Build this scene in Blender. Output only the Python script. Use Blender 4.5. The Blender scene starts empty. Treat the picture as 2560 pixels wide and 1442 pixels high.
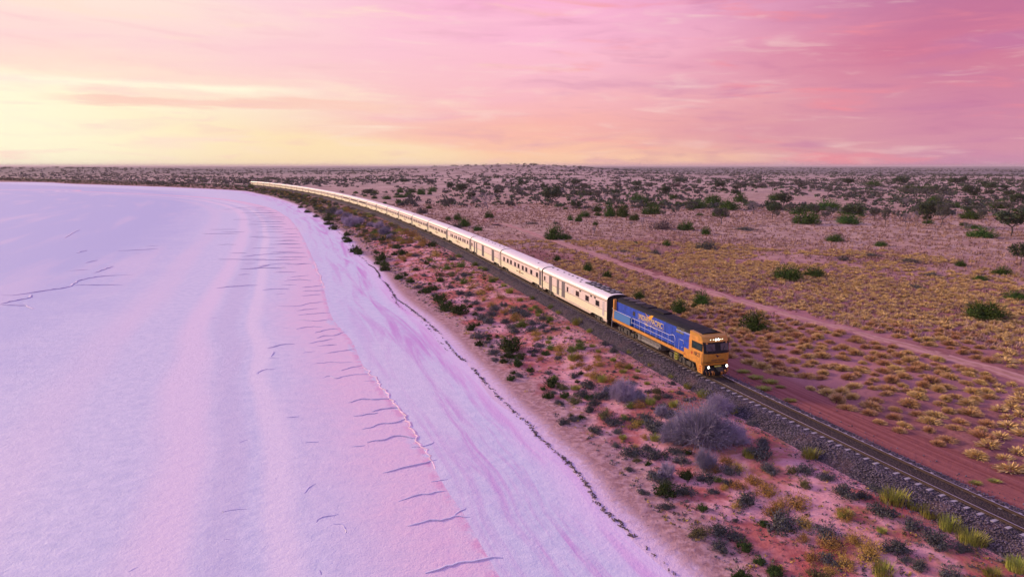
import bpy, math, random
import numpy as np
from mathutils import Vector, Matrix

random.seed(7)
RNG = np.random.default_rng(11)
scene = bpy.context.scene
COL = scene.collection
R = math.radians

# ------------------------------------------------------------------ camera
FPX, HORIZON, CAM_Z, RAIL_Z = 1656.0, 414.8, 22.2, 2.2      # focal length and horizon in pixels of the 2560 px wide photograph
PITCH = math.atan((721 - HORIZON) / FPX)
cam_data = bpy.data.cameras.new('camera')
cam_data.sensor_width = 36.0
cam_data.lens = FPX / 2560 * 36.0
cam_data.clip_start = 0.5
cam_data.clip_end = 60000
cam = bpy.data.objects.new('camera', cam_data)
cam.location = (0, 0, CAM_Z)
cam.rotation_euler = (R(90) - PITCH, 0, 0)
COL.objects.link(cam)
scene.camera = cam

# ------------------------------------------------------------------ sun, exposure
SUN_AZ, SUN_EL = -62.0, 18.0          # degrees; azimuth from +Y, negative to the left
sun_data = bpy.data.lights.new('sun', 'SUN')
sun_data.energy = 3.6
sun_data.angle = R(9)
sun_data.color = (1.0, 0.68, 0.40)
sun = bpy.data.objects.new('sun', sun_data)
sv = Vector((math.sin(R(SUN_AZ)) * math.cos(R(SUN_EL)), math.cos(R(SUN_AZ)) * math.cos(R(SUN_EL)), math.sin(R(SUN_EL))))
sun.rotation_euler = sv.to_track_quat('Z', 'Y').to_euler()
sun.location = (-200, 100, 150)
COL.objects.link(sun)
scene.view_settings.view_transform = 'Standard'
scene.view_settings.look = 'None'
scene.view_settings.exposure = 0.0
scene.view_settings.gamma = 1.0
scene.render.engine = 'CYCLES'
scene.cycles.max_bounces = 4
scene.cycles.diffuse_bounces = 1
scene.cycles.glossy_bounces = 2
scene.cycles.transparent_max_bounces = 4

# ------------------------------------------------------------------ node helpers
def lin(c):
    return tuple(((v / 255) / 12.92 if v <= 10.3 else (((v / 255) + 0.055) / 1.055) ** 2.4) for v in c)

class NT:
    def __init__(self, tree):
        self.t = tree; self.n = tree.nodes; self.l = tree.links
    def node(self, typ, **kw):
        nd = self.n.new(typ)
        for k, v in kw.items():
            setattr(nd, k, v)
        return nd
    def put(self, sock, v):
        if isinstance(v, bpy.types.NodeSocket):
            self.l.new(v, sock)
        elif isinstance(v, (tuple, list)) and len(v) == 3 and sock.type == 'RGBA':
            sock.default_value = (*v, 1)
        else:
            sock.default_value = v
    def m(self, op, a, b=None, c=None, clamp=False):
        nd = self.node('ShaderNodeMath', operation=op, use_clamp=clamp)
        for i, v in enumerate((a, b, c)):
            if v is not None:
                self.put(nd.inputs[i], v)
        return nd.outputs[0]
    def mix(self, fac, a, b, blend='MIX'):
        nd = self.node('ShaderNodeMix', data_type='RGBA', blend_type=blend)
        self.put(nd.inputs[0], fac); self.put(nd.inputs[6], a); self.put(nd.inputs[7], b)
        return nd.outputs[2]
    def ss(self, x, a, b):                      # smoothstep from a to b -> 0..1
        nd = self.node('ShaderNodeMapRange', interpolation_type='SMOOTHSTEP')
        self.put(nd.inputs[0], x); self.put(nd.inputs[1], a); self.put(nd.inputs[2], b)
        return nd.outputs[0]
    def band(self, x, a, b, c, d):              # rises a..b, falls c..d
        return self.m('MULTIPLY', self.ss(x, a, b), self.m('SUBTRACT', 1.0, self.ss(x, c, d)))
    def noise(self, vec, scale, detail=4, rough=0.55, dist=0.0):
        nd = self.node('ShaderNodeTexNoise')
        if vec is not None:
            self.l.new(vec, nd.inputs['Vector'])
        nd.inputs['Scale'].default_value = scale
        nd.inputs['Detail'].default_value = detail
        nd.inputs['Roughness'].default_value = rough
        nd.inputs['Distortion'].default_value = dist
        return nd.outputs[0]
    def xyz(self, x, y, z=0.0):
        nd = self.node('ShaderNodeCombineXYZ')
        for i, v in enumerate((x, y, z)):
            self.put(nd.inputs[i], v)
        return nd.outputs[0]
    def ramp(self, fac, stops, interp='LINEAR'):
        nd = self.node('ShaderNodeValToRGB')
        nd.color_ramp.interpolation = interp
        el = nd.color_ramp.elements
        while len(el) < len(stops):
            el.new(0.5)
        for e, (p, c) in zip(el, stops):
            e.position = p; e.color = (*c, 1)
        self.put(nd.inputs[0], fac)
        return nd.outputs[0]
    def attr(self, name):
        return self.node('ShaderNodeAttribute', attribute_name=name).outputs['Fac']

# ------------------------------------------------------------------ sky
world = bpy.data.worlds.new('World')
scene.world = world
world.use_nodes = True
w = NT(world.node_tree)
w.n.clear()
tc = w.node('ShaderNodeTexCoord').outputs['Generated']
sep = w.node('ShaderNodeSeparateXYZ'); w.l.new(tc, sep.inputs[0])
X, Y, Z = sep.outputs
az = w.m('MULTIPLY', w.m('ARCTAN2', X, Y), 57.29578)
el = w.m('MULTIPLY', w.m('ARCSINE', Z), 57.29578)
flat = w.xyz(w.m('MULTIPLY', az, 0.045), w.m('MULTIPLY', el, 0.30), 3.1)
flat2 = w.xyz(w.m('MULTIPLY', az, 0.10), w.m('ADD', w.m('MULTIPLY', el, 0.75), w.m('MULTIPLY', az, 0.02)), 8.3)
n1 = w.noise(flat, 1.0, 5, 0.55, 0.6)
n2 = w.noise(flat2, 1.0, 4, 0.58, 0.4)
ew = w.m('ADD', el, w.m('MULTIPLY', w.m('SUBTRACT', n1, 0.5), 4.2))
ew = w.m('ADD', ew, w.m('MULTIPLY', w.m('SUBTRACT', n2, 0.5), 1.2))
e15 = w.m('DIVIDE', ew, 60.0, clamp=True)
def er(stops):
    return w.ramp(e15, [(e / 60.0, lin(c)) for e, c in stops])
ZEN = (176, 168, 232)
left = er([(0, (255, 226, 190)), (1.5, (255, 238, 196)), (4.2, (255, 246, 212)), (6.5, (255, 222, 208)), (8.5, (254, 216, 214)), (11, (255, 230, 216)), (14, (253, 214, 226)), (24, (206, 184, 232)), (45, ZEN)])
mid = er([(0, (252, 200, 172)), (1.2, (253, 198, 168)), (3.5, (249, 182, 174)), (6.5, (250, 188, 200)), (10, (253, 188, 212)), (14, (252, 176, 212)), (24, (202, 166, 222)), (45, ZEN)])
right = er([(0, (206, 142, 172)), (1.0, (214, 146, 168)), (3.5, (208, 134, 164)), (6.5, (212, 130, 156)), (9, (210, 122, 152)), (13, (176, 108, 156)), (24, (186, 150, 204)), (45, ZEN)])
azw = w.m('ADD', az, w.m('MULTIPLY', w.m('SUBTRACT', n1, 0.5), 16.0))
sky = w.mix(w.ss(azw, -34.0, 4.0), left, mid)
sky = w.mix(w.ss(azw, 2.0, 34.0), sky, right)
# the clear yellow strip under the cloud deck, thinning to the right
edge = w.m('ADD', w.m('SUBTRACT', 0.9, w.m('MULTIPLY', az, 0.10)), w.m('MULTIPLY', w.ss(w.m('MULTIPLY', az, -1.0), 27.0, 36.0), 1.8))
edge = w.m('ADD', edge, w.m('MULTIPLY', w.m('SUBTRACT', n2, 0.5), 2.2))
gap = w.m('SUBTRACT', 1.0, w.ss(w.m('SUBTRACT', el, edge), -0.7, 0.5))
gap = w.m('MULTIPLY', gap, w.m('SUBTRACT', 1.0, w.ss(az, -14.0, 10.0)))
sky = w.mix(w.m('MULTIPLY', gap, 0.9), sky, w.mix(w.ss(az, -38.0, -16.0), lin((255, 250, 218)), lin((255, 228, 184))))
low = w.m('MULTIPLY', w.band(w.m('ADD', el, w.m('MULTIPLY', w.m('SUBTRACT', n2, .5), .8)), .15, .45, .75, 1.1), w.m('MULTIPLY', w.ss(az, -6.0, 0.0), w.m('SUBTRACT', 1.0, w.ss(az, 16.0, 24.0))))
sky = w.mix(w.m('MULTIPLY', low, w.m('MULTIPLY', w.ss(n1, .38, .55), .7)), sky, lin((255, 206, 170)))
# long bright streak, left
st = w.m('ABSOLUTE', w.m('SUBTRACT', w.m('ADD', el, w.m('MULTIPLY', az, 0.004)), w.m('ADD', 5.6, w.m('MULTIPLY', w.m('SUBTRACT', n2, 0.5), 1.0))))
st = w.m('MULTIPLY', w.m('SUBTRACT', 1.0, w.ss(st, 0.05, 0.55)), w.m('SUBTRACT', 1.0, w.ss(az, -22.0, -13.0)))
sky = w.mix(w.m('MULTIPLY', st, 0.9), sky, lin((255, 250, 222)))
# pale and coral streaks across the deck
sk = w.m('MULTIPLY', w.ss(n2, 0.53, 0.75), w.m('SUBTRACT', 1.0, w.ss(el, 18.0, 40.0)))
sky = w.mix(w.m('MULTIPLY', sk, w.m('SUBTRACT', 0.75, w.m('MULTIPLY', w.ss(az, -10.0, 20.0), 0.1))), sky, w.mix(w.ss(az, -12.0, 14.0), lin((255, 226, 206)), lin((244, 142, 152))))
flat3 = w.xyz(w.m('MULTIPLY', az, 0.07), w.m('MULTIPLY', el, 0.55), 17.7)
n3 = w.noise(flat3, 1.0, 4, 0.58, 0.5)
dk = w.m('MULTIPLY', w.ss(n3, 0.52, 0.72), w.m('SUBTRACT', 1.0, w.ss(el, 18.0, 40.0)))
sky = w.mix(w.m('MULTIPLY', dk, w.m('ADD', 0.25, w.m('MULTIPLY', w.ss(az, -20.0, 30.0), 0.35))), sky, w.mix(w.ss(az, -20.0, 25.0), lin((246, 186, 206)), lin((196, 122, 166))))
# pink cloud bar below the bright streak, fine streaky texture everywhere
bar = w.m('MULTIPLY', w.band(w.m('ADD', el, w.m('MULTIPLY', w.m('SUBTRACT', n3, .5), 2.4)), 4.2, 4.55, 4.9, 5.2), w.band(az, -36.0, -30.0, -12.0, -6.0))
sky = w.mix(w.m('MULTIPLY', bar, 0.85), sky, lin((252, 206, 190)))
flat4 = w.xyz(w.m('MULTIPLY', az, 0.16), w.m('ADD', w.m('MULTIPLY', el, 1.1), w.m('MULTIPLY', az, .03)), 4.4)
n4 = w.noise(flat4, 1.0, 5, 0.58, 0.5)
tex = w.m('MULTIPLY', w.m('SUBTRACT', n4, 0.5), w.m('SUBTRACT', 1.0, w.ss(el, 20.0, 45.0)))
sky = w.mix(w.m('MULTIPLY', w.ss(tex, .03, .26), .34), sky, lin((255, 226, 214)))
sky = w.mix(w.m('MULTIPLY', w.ss(w.m('MULTIPLY', tex, -1.0), .03, .26), .30), sky, w.mix(w.ss(az, -25.0, 20.0), lin((246, 190, 200)), lin((190, 112, 156))))
clear = w.node('ShaderNodeTexSky', sky_type='NISHITA')
clear.sun_disc = False
clear.sun_elevation = R(SUN_EL)
clear.sun_rotation = R(SUN_AZ)
bg_clear = w.node('ShaderNodeBackground'); w.l.new(clear.outputs[0], bg_clear.inputs[0]); bg_clear.inputs[1].default_value = 0.05
bg_cloud = w.node('ShaderNodeBackground'); w.l.new(sky, bg_cloud.inputs[0]); bg_cloud.inputs[1].default_value = 1.04
mixs = w.node('ShaderNodeMixShader'); mixs.inputs[0].default_value = 0.96
w.l.new(bg_clear.outputs[0], mixs.inputs[1]); w.l.new(bg_cloud.outputs[0], mixs.inputs[2])
wo = w.node('ShaderNodeOutputWorld'); w.l.new(mixs.outputs[0], wo.inputs[0])

# ------------------------------------------------------------------ materials
MATS = {}
def new_mat(name):
    mt = bpy.data.materials.new(name); mt.use_nodes = True
    t = NT(mt.node_tree); t.n.clear()
    out = t.node('ShaderNodeOutputMaterial')
    b = t.node('ShaderNodeBsdfPrincipled')
    t.l.new(b.outputs[0], out.inputs[0])
    MATS[name] = mt
    return mt, t, b

def plain(name, col, rough=0.6, metal=0.0, var=0.15, nscale=3.0, bump=0.0, bscale=20.0, spec=0.4, emit=None):
    mt, t, b = new_mat(name)
    co = t.node('ShaderNodeTexCoord').outputs['Object']
    n = t.noise(co, nscale, 5, 0.6)
    f = t.ss(n, 0.3, 0.7)
    t.put(b.inputs['Base Color'], t.mix(f, tuple(c * (1 - var) for c in col), tuple(min(1, c * (1 + var)) for c in col)))
    t.put(b.inputs['Roughness'], t.m('ADD', rough - 0.06, t.m('MULTIPLY', n, 0.12)))
    b.inputs['Metallic'].default_value = metal
    b.inputs['Specular IOR Level'].default_value = spec
    if bump:
        bp = t.node('ShaderNodeBump'); bp.inputs['Strength'].default_value = bump; bp.inputs['Distance'].default_value = 0.05
        t.l.new(t.noise(co, bscale, 4), bp.inputs['Height']); t.l.new(bp.outputs[0], b.inputs['Normal'])
    if emit:
        b.inputs['Emission Color'].default_value = (*emit[0], 1); b.inputs['Emission Strength'].default_value = emit[1]
    return mt

def foliage(name, ca, cb, nscale=2.5, rough=0.8, hue=0.02, val=0.25):
    mt, t, b = new_mat(name)
    co = t.node('ShaderNodeTexCoord').outputs['Object']
    oi = t.node('ShaderNodeObjectInfo')
    n = t.noise(co, nscale, 4, 0.7)
    c = t.mix(t.ss(n, 0.35, 0.65), ca, cb)
    hs = t.node('ShaderNodeHueSaturation')
    t.put(hs.inputs['Hue'], t.m('ADD', 0.5 - hue, t.m('MULTIPLY', oi.outputs['Random'], hue * 2)))
    t.put(hs.inputs['Value'], t.m('ADD', 1 - val, t.m('MULTIPLY', oi.outputs['Random'], val * 2)))
    t.l.new(c, hs.inputs['Color'])
    t.l.new(hs.outputs[0], b.inputs['Base Color'])
    b.inputs['Roughness'].default_value = rough
    b.inputs['Specular IOR Level'].default_value = 0.15
    return mt

foliage('leaf_saltbush', (.075, .08, .082), (.145, .145, .145))
foliage('leaf_samphire', (.03, .06, .015), (.07, .095, .025))
foliage('leaf_gold', (.36, .21, .06), (.5, .31, .09))
foliage('leaf_dome', (.10, .17, .03), (.19, .25, .05))
foliage('leaf_grass', (.26, .29, .055), (.40, .38, .09))
foliage('leaf_olive', (.12, .12, .05), (.2, .17, .08))
foliage('twig_purple', (.27, .23, .33), (.44, .38, .52))
foliage('leaf_field', (.035, .085, .014), (.085, .15, .028))
foliage('leaf_tree_dark', (.035, .06, .028), (.075, .095, .05))
foliage('leaf_tree_grey', (.075, .08, .068), (.15, .145, .125))
foliage('leaf_brown', (.13, .085, .09), (.2, .14, .14))
foliage('tussock', (.50, .30, .13), (.76, .48, .24), nscale=1.6, val=0.13)
foliage('dry_grass', (.28, .17, .13), (.54, .36, .25), nscale=0.15, val=0.1)
plain('bark', (.12, .10, .10), 0.9, bump=0.3)
plain('dead_wood', (.24, .20, .23), 0.9)

# ------------------------------------------------------------------ mesh helpers
def link(name, me, parent=None, loc=None, rz=0.0):
    o = bpy.data.objects.new(name, me)
    COL.objects.link(o)
    if parent is not None:
        o.parent = parent
    if loc is not None:
        o.location = loc
    if rz:
        o.rotation_euler = (0, 0, rz)
    return o

def tag(o, label=None, cat=None, group=None, kind=None):
    if label: o['label'] = label
    if cat: o['category'] = cat
    if group: o['group'] = group
    if kind: o['kind'] = kind
    return o

def np_mesh(name, V, F, mats, smooth=False, mi=None):
    """V (n,3), F (m,k) with equal k"""
    V = np.asarray(V, np.float32); F = np.asarray(F, np.int32)
    me = bpy.data.meshes.new(name)
    me.vertices.add(len(V)); me.vertices.foreach_set('co', V.ravel())
    k = F.shape[1]
    me.loops.add(F.size); me.loops.foreach_set('vertex_index', F.ravel())
    me.polygons.add(len(F))
    me.polygons.foreach_set('loop_start', np.arange(0, F.size, k, dtype=np.int32))
    if mi is not None:
        me.polygons.foreach_set('material_index', np.asarray(mi, np.int32))
    if smooth:
        me.polygons.foreach_set('use_smooth', np.ones(len(F), bool))
    for m_ in (mats if isinstance(mats, (list, tuple)) else [mats]):
        me.materials.append(MATS[m_])
    me.update(calc_edges=True)
    return me

class MB:
    def __init__(self):
        self.v = []; self.f = []; self.mi = []
    def add(self, vs, fs, mi=0):
        o = len(self.v)
        self.v += [tuple(p) for p in vs]
        self.f += [tuple(i + o for i in f) for f in fs]
        self.mi += [mi] * len(fs)
        return self
    def box(self, x0, x1, y0, y1, z0, z1, mi=0):
        vs = [(x, y, z) for z in (z0, z1) for x, y in ((x0, y0), (x1, y0), (x1, y1), (x0, y1))]
        return self.add(vs, [(3, 2, 1, 0), (4, 5, 6, 7), (0, 1, 5, 4), (1, 2, 6, 5), (2, 3, 7, 6), (3, 0, 4, 7)], mi)
    def prism_x(self, prof, x0, x1, mi=0, caps=True):        # prof: list of (y,z), extruded along x
        n = len(prof)
        vs = [(x0, y, z) for y, z in prof] + [(x1, y, z) for y, z in prof]
        fs = [(i, (i + 1) % n, (i + 1) % n + n, i + n) for i in range(n)]
        if caps:
            fs += [tuple(range(n - 1, -1, -1)), tuple(range(n, 2 * n))]
        return self.add(vs, fs, mi)
    def prism_y(self, prof, y0, y1, mi=0):                   # prof: (x,z)
        n = len(prof)
        vs = [(x, y0, z) for x, z in prof] + [(x, y1, z) for x, z in prof]
        fs = [(i, (i + 1) % n, (i + 1) % n + n, i + n) for i in range(n)] + [tuple(range(n - 1, -1, -1)), tuple(range(n, 2 * n))]
        return self.add(vs, fs, mi)
    def prism_z(self, prof, z0, z1, mi=0):                   # prof: (x,y)
        n = len(prof)
        vs = [(x, y, z0) for x, y in prof] + [(x, y, z1) for x, y in prof]
        fs = [(i, (i + 1) % n, (i + 1) % n + n, i + n) for i in range(n)] + [tuple(range(n - 1, -1, -1)), tuple(range(n, 2 * n))]
        return self.add(vs, fs, mi)
    def tube(self, pts, r, sides=5, mi=0, r2=None):
        pts = [Vector(p) for p in pts]
        rs = []
        for i, p in enumerate(pts):
            d = (pts[min(i + 1, len(pts) - 1)] - pts[max(i - 1, 0)]).normalized()
            a = d.cross(Vector((0, 0, 1)))
            if a.length < 1e-3: a = d.cross(Vector((1, 0, 0)))
            a.normalize(); b = d.cross(a)
            rr = r if r2 is None else r + (r2 - r) * i / (len(pts) - 1)
            rs.append([p + (a * math.cos(t) + b * math.sin(t)) * rr for t in [2 * math.pi * k / sides for k in range(sides)]])
        vs = [p for ring in rs for p in ring]
        fs = [(i * sides + k, i * sides + (k + 1) % sides, (i + 1) * sides + (k + 1) % sides, (i + 1) * sides + k) for i in range(len(pts) - 1) for k in range(sides)]
        fs += [tuple(range(sides - 1, -1, -1)), tuple(range((len(pts) - 1) * sides, len(pts) * sides))]
        return self.add(vs, fs, mi)
    def cyl_y(self, x, z, y0, y1, r, sides=16, mi=0):
        return self.prism_y([(x + r * math.cos(2 * math.pi * k / sides), z + r * math.sin(2 * math.pi * k / sides)) for k in range(sides)], y0, y1, mi)
    def cyl_x(self, y, z, x0, x1, r, sides=14, mi=0):
        return self.prism_x([(y + r * math.cos(2 * math.pi * k / sides), z + r * math.sin(2 * math.pi * k / sides)) for k in range(sides)], x0, x1, mi)
    def cyl_z(self, x, y, z0, z1, r, sides=14, mi=0):
        return self.prism_z([(x + r * math.cos(2 * math.pi * k / sides), y + r * math.sin(2 * math.pi * k / sides)) for k in range(sides)], z0, z1, mi)
    def mesh(self, name, mats):
        me = bpy.data.meshes.new(name)
        me.from_pydata(self.v, [], self.f)
        for m_ in (mats if isinstance(mats, (list, tuple)) else [mats]):
            me.materials.append(MATS[m_])
        me.polygons.foreach_set('material_index', self.mi)
        me.update()
        return me
    def build(self, name, mats, parent=None, loc=None, rz=0.0):
        return link(name, self.mesh(name, mats), parent, loc, rz)

# ------------------------------------------------------------------ geometry of the place
def gp(P, z):
    """points of the ground plane at height z that lie along photo pixels P"""
    P = np.atleast_2d(np.asarray(P, float))
    u = P[:, 0] - 1280; v = P[:, 1] - 721
    fw = FPX * math.cos(PITCH) - v * math.sin(PITCH)
    up = -FPX * math.sin(PITCH) - v * math.cos(PITCH)
    k = (np.asarray(z) - CAM_Z) / up
    return np.c_[u * k, fw * k]

# railway centre line: s = metres back from the nose of the locomotive
_ks = np.array([-120, -40, 0, 60, 120, 200, 280, 360, 450, 540, 640, 760, 950, 1300, 1800.])
_hd = np.array([0.5429, 0.3899, 0.3099, 0.2812, 0.329, 0.3532, 0.3945, 0.4202, 0.4678, 0.4961, 0.5448, 0.7674, 0.9574, 0.96, .96])
TS = np.arange(-130, 1801, 1.0)
TH = np.convolve(np.pad(np.interp(TS, _ks, _hd), 30, mode='edge'), np.ones(61) / 61, 'valid')
_dx, _dy = -np.sin(TH), np.cos(TH)
TX = np.r_[0, np.cumsum(.5 * (_dx[1:] + _dx[:-1]))]; TY = np.r_[0, np.cumsum(.5 * (_dy[1:] + _dy[:-1]))]
TX += 19.697 - TX[130]; TY += 61.703 - TY[130]
def track(s, off=0.0):            # off > 0 on the lake side
    s = np.asarray(s, float)
    x = np.interp(s, TS, TX); y = np.interp(s, TS, TY); h = np.interp(s, TS, TH)
    return x - off * np.cos(h), y - off * np.sin(h)

def smooth_line(P, step, wob=0.0, seed=0):
    P = np.asarray(P, float)
    d = np.r_[0, np.cumsum(np.linalg.norm(np.diff(P, axis=0), axis=1))]
    out = []
    ts = np.concatenate([np.linspace(d[i], d[i + 1], max(2, int((d[i + 1] - d[i]) / step)), endpoint=False) for i in range(len(d) - 1)] + [[d[-1]]])
    # Catmull-Rom through the points
    Pp = np.vstack([2 * P[0] - P[1], P, 2 * P[-1] - P[-2]])
    for t in ts:
        i = min(np.searchsorted(d, t, side='right') - 1, len(d) - 2)
        u = (t - d[i]) / (d[i + 1] - d[i])
        p0, p1, p2, p3 = Pp[i], Pp[i + 1], Pp[i + 2], Pp[i + 3]
        out.append(.5 * (2 * p1 + (p2 - p0) * u + (2 * p0 - 5 * p1 + 4 * p2 - p3) * u * u + (3 * p1 - p0 - 3 * p2 + p3) * u ** 3))
    return np.array(out)

def thin(L):
    keep = [0]
    for i in range(1, len(L) - 1):
        st = 2.5 + max(0.0, np.hypot(*L[i]) - 120) * .05
        if np.linalg.norm(L[i] - L[keep[-1]]) >= st: keep.append(i)
    return L[keep + [len(L) - 1]]

SHORE_PX = [(1683, 1441), (1634, 1395), (1588, 1357), (1539, 1302), (1490, 1259), (1450, 1201), (1406, 1150), (1343, 1095), (1316, 1060), (1276, 1025), (1246, 995), (1197, 941), (1135, 876), (1111, 848), (1058, 798), (998, 752), (968, 718), (945, 684), (918, 655), (893, 636), (880, 612), (846, 580), (798, 547), (745, 516), (718, 505), (690, 496), (668, 490), (638, 484), (598, 477), (457, 469.5), (316, 464.4), (176, 460), (0, 455)]
sh = gp(SHORE_PX, 0.0)
d0 = sh[0] - sh[2]; d0 /= np.linalg.norm(d0)
sh = np.vstack([[sh[0] + d0 * 120], [sh[0] + d0 * 50], [sh[0] + d0 * 15], sh, [(-1250, 960)], [(-1900, 800)], [(-2800, 300)]])
SHORE = thin(smooth_line(sh, 2.5))
EDGE_PX = [(1250, 1441), (1225, 1391), (1181, 1328), (1163, 1289), (1118, 1224), (1089, 1174), (1044, 1094), (1017, 1047), (991, 1015), (963, 984), (939, 948), (908, 914), (884, 858), (860, 829), (835, 801), (823, 773), (817, 749), (808, 712), (792, 667), (774, 627), (756, 590), (736, 560), (712, 538), (660, 515), (560, 497), (420, 487), (200, 478), (0, 474)]
ed = gp(EDGE_PX, 0.0)
d0 = ed[0] - ed[2]; d0 /= np.linalg.norm(d0)
ed = np.vstack([[ed[0] + d0 * 80], [ed[0] + d0 * 20], ed, [(-1200, 600)], [(-2500, 100)]])
EDGE = thin(smooth_line(ed, 3.0))
ROAD_PX = [(2900, 1075), (2560, 948), (2400, 900), (2200, 846), (2050, 806), (1900, 768), (1700, 708), (1500, 640), (1400, 606), (1340, 588), (1270, 561), (1215, 553)]
ROAD = smooth_line(gp(ROAD_PX, 1.1), 3.0)
ROAD2 = smooth_line(gp([(1205, 556), (1245, 526), (1330, 512), (1390, 502), (1440, 488)], 1.1), 4.0)

def line_dist(px, py, L):
    """signed distance (positive to the right of the line's direction) and position along it"""
    A = L[:-1]; D = L[1:] - L[:-1]; l2 = (D ** 2).sum(1); ln = np.sqrt(l2); cum = np.r_[0, np.cumsum(ln)[:-1]]
    px = np.asarray(px, np.float64).ravel(); py = np.asarray(py, np.float64).ravel()
    sd = np.empty(len(px)); al = np.empty(len(px))
    for c in range(0, len(px), 8000):
        x = px[c:c + 8000, None]; y = py[c:c + 8000, None]
        rx = x - A[:, 0]; ry = y - A[:, 1]
        t = np.clip((rx * D[:, 0] + ry * D[:, 1]) / l2, 0, 1)
        ex = rx - t * D[:, 0]; ey = ry - t * D[:, 1]
        q = ex * ex + ey * ey
        j = q.argmin(1); i = np.arange(len(j))
        cr = D[j, 0] * ry[i, j] - D[j, 1] * rx[i, j]
        sd[c:c + 8000] = np.sqrt(q[i, j]) * np.where(cr > 0, -1, 1)
        al[c:c + 8000] = cum[j] + t[i, j] * ln[j]
    return sd, al

TRK = np.array([track(s) for s in np.r_[np.arange(-130, 200, 10.0), np.arange(200, 800, 20.0), np.arange(800, 1801, 50.0)]])

_tab = np.random.default_rng(5).random((256, 256))
def vnoise(x, y):
    xi = np.floor(x).astype(int); yi = np.floor(y).astype(int)
    fx = x - xi; fy = y - yi
    fx = fx * fx * (3 - 2 * fx); fy = fy * fy * (3 - 2 * fy)
    a = _tab[xi & 255, yi & 255]; b = _tab[(xi + 1) & 255, yi & 255]; c = _tab[xi & 255, (yi + 1) & 255]; d = _tab[(xi + 1) & 255, (yi + 1) & 255]
    return (a * (1 - fx) + b * fx) * (1 - fy) + (c * (1 - fx) + d * fx) * fy - .5
def fbm(x, y, scale, octv=3):
    r = 0; a = 1.0
    for o in range(octv):
        r = r + a * vnoise(x / scale + 17.3 * o, y / scale + 9.1 * o); scale /= 2.03; a *= .5
    return r
def sstep(x, a, b):
    t = np.clip((x - a) / (b - a), 0, 1); return t * t * (3 - 2 * t)

def land_height(x, y, sd, td):
    r = np.hypot(x, y)
    near = 1 - sstep(r, 150, 500)
    wob = fbm(x, y, 7.0, 3) * 1.6
    s2 = sd + wob * .6 * near
    z = np.where(s2 < 0, s2 * .12, .10 * sstep(s2, 0, 2.5) + .85 * sstep(s2, 2.5, 17) + .1 * sstep(s2, 10, 30))
    rel = sstep(sd, .5, 5)
    z = z + rel * (fbm(x, y, 5.0, 4) * .30 + fbm(x, y, 1.3, 2) * .10) * (1 - .6 * sstep(np.abs(td), 12, 4))
    z = z + sstep(td, 10, 40) * fbm(x + 400, y, 40.0, 3) * .7
    z = z + sstep(td, 60, 400) * sstep(r, 200, 700) * (fbm(x, y + 900, 190.0, 3) * 5.5 + 1.0)
    z = z + sstep(td, 200, 1200) * sstep(r, 800, 3000) * (fbm(x + 3000, y, 900.0, 2) * 9.0)
    az_ = np.degrees(np.arctan2(x, y))
    z = z + 23.0 * np.exp(-((az_ - .5) / 10.0) ** 2) * np.exp(-((r - 1750) / 520) ** 2) * (1 + fbm(x, y, 260.0, 2) * .25) + 14.0 * np.exp(-((az_ + 34) / 10.0) ** 2) * np.exp(-((r - 2300) / 500) ** 2)
    flat = sstep(np.abs(td), 11, 5.5)
    return np.maximum(z * (1 - flat) + 1.22 * flat * sstep(s2, 0, 4) + np.minimum(z, 0) * flat * (1 - sstep(s2, 0, 4)), -1.5)

def ground_z(x, y):
    x = np.atleast_1d(np.asarray(x, float)); y = np.atleast_1d(np.asarray(y, float))
    sd, _ = line_dist(x, y, SHORE); td, _ = line_dist(x, y, TRK)
    return land_height(x, y, sd, td)

def on_ground(P):
    """photo pixels -> points on the land surface"""
    z = np.full(len(P), 1.0)
    for _ in range(3):
        q = gp(P, z); z = ground_z(q[:, 0], q[:, 1])
    return np.c_[q, z]

def polar_grid(azs, rs):
    A, Rr = np.meshgrid(azs, rs, indexing='ij')
    return (Rr * np.sin(A)).ravel(), (Rr * np.cos(A)).ravel()
def grid_faces(na, nr):
    i = np.arange(na - 1)[:, None] * nr + np.arange(nr - 1)[None]
    i = i.ravel()
    return np.c_[i, i + 1, i + nr + 1, i + nr]

def add_attr(me, name, vals):
    a = me.attributes.new(name, 'FLOAT', 'POINT'); a.data.foreach_set('value', np.asarray(vals, np.float32))

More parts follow.
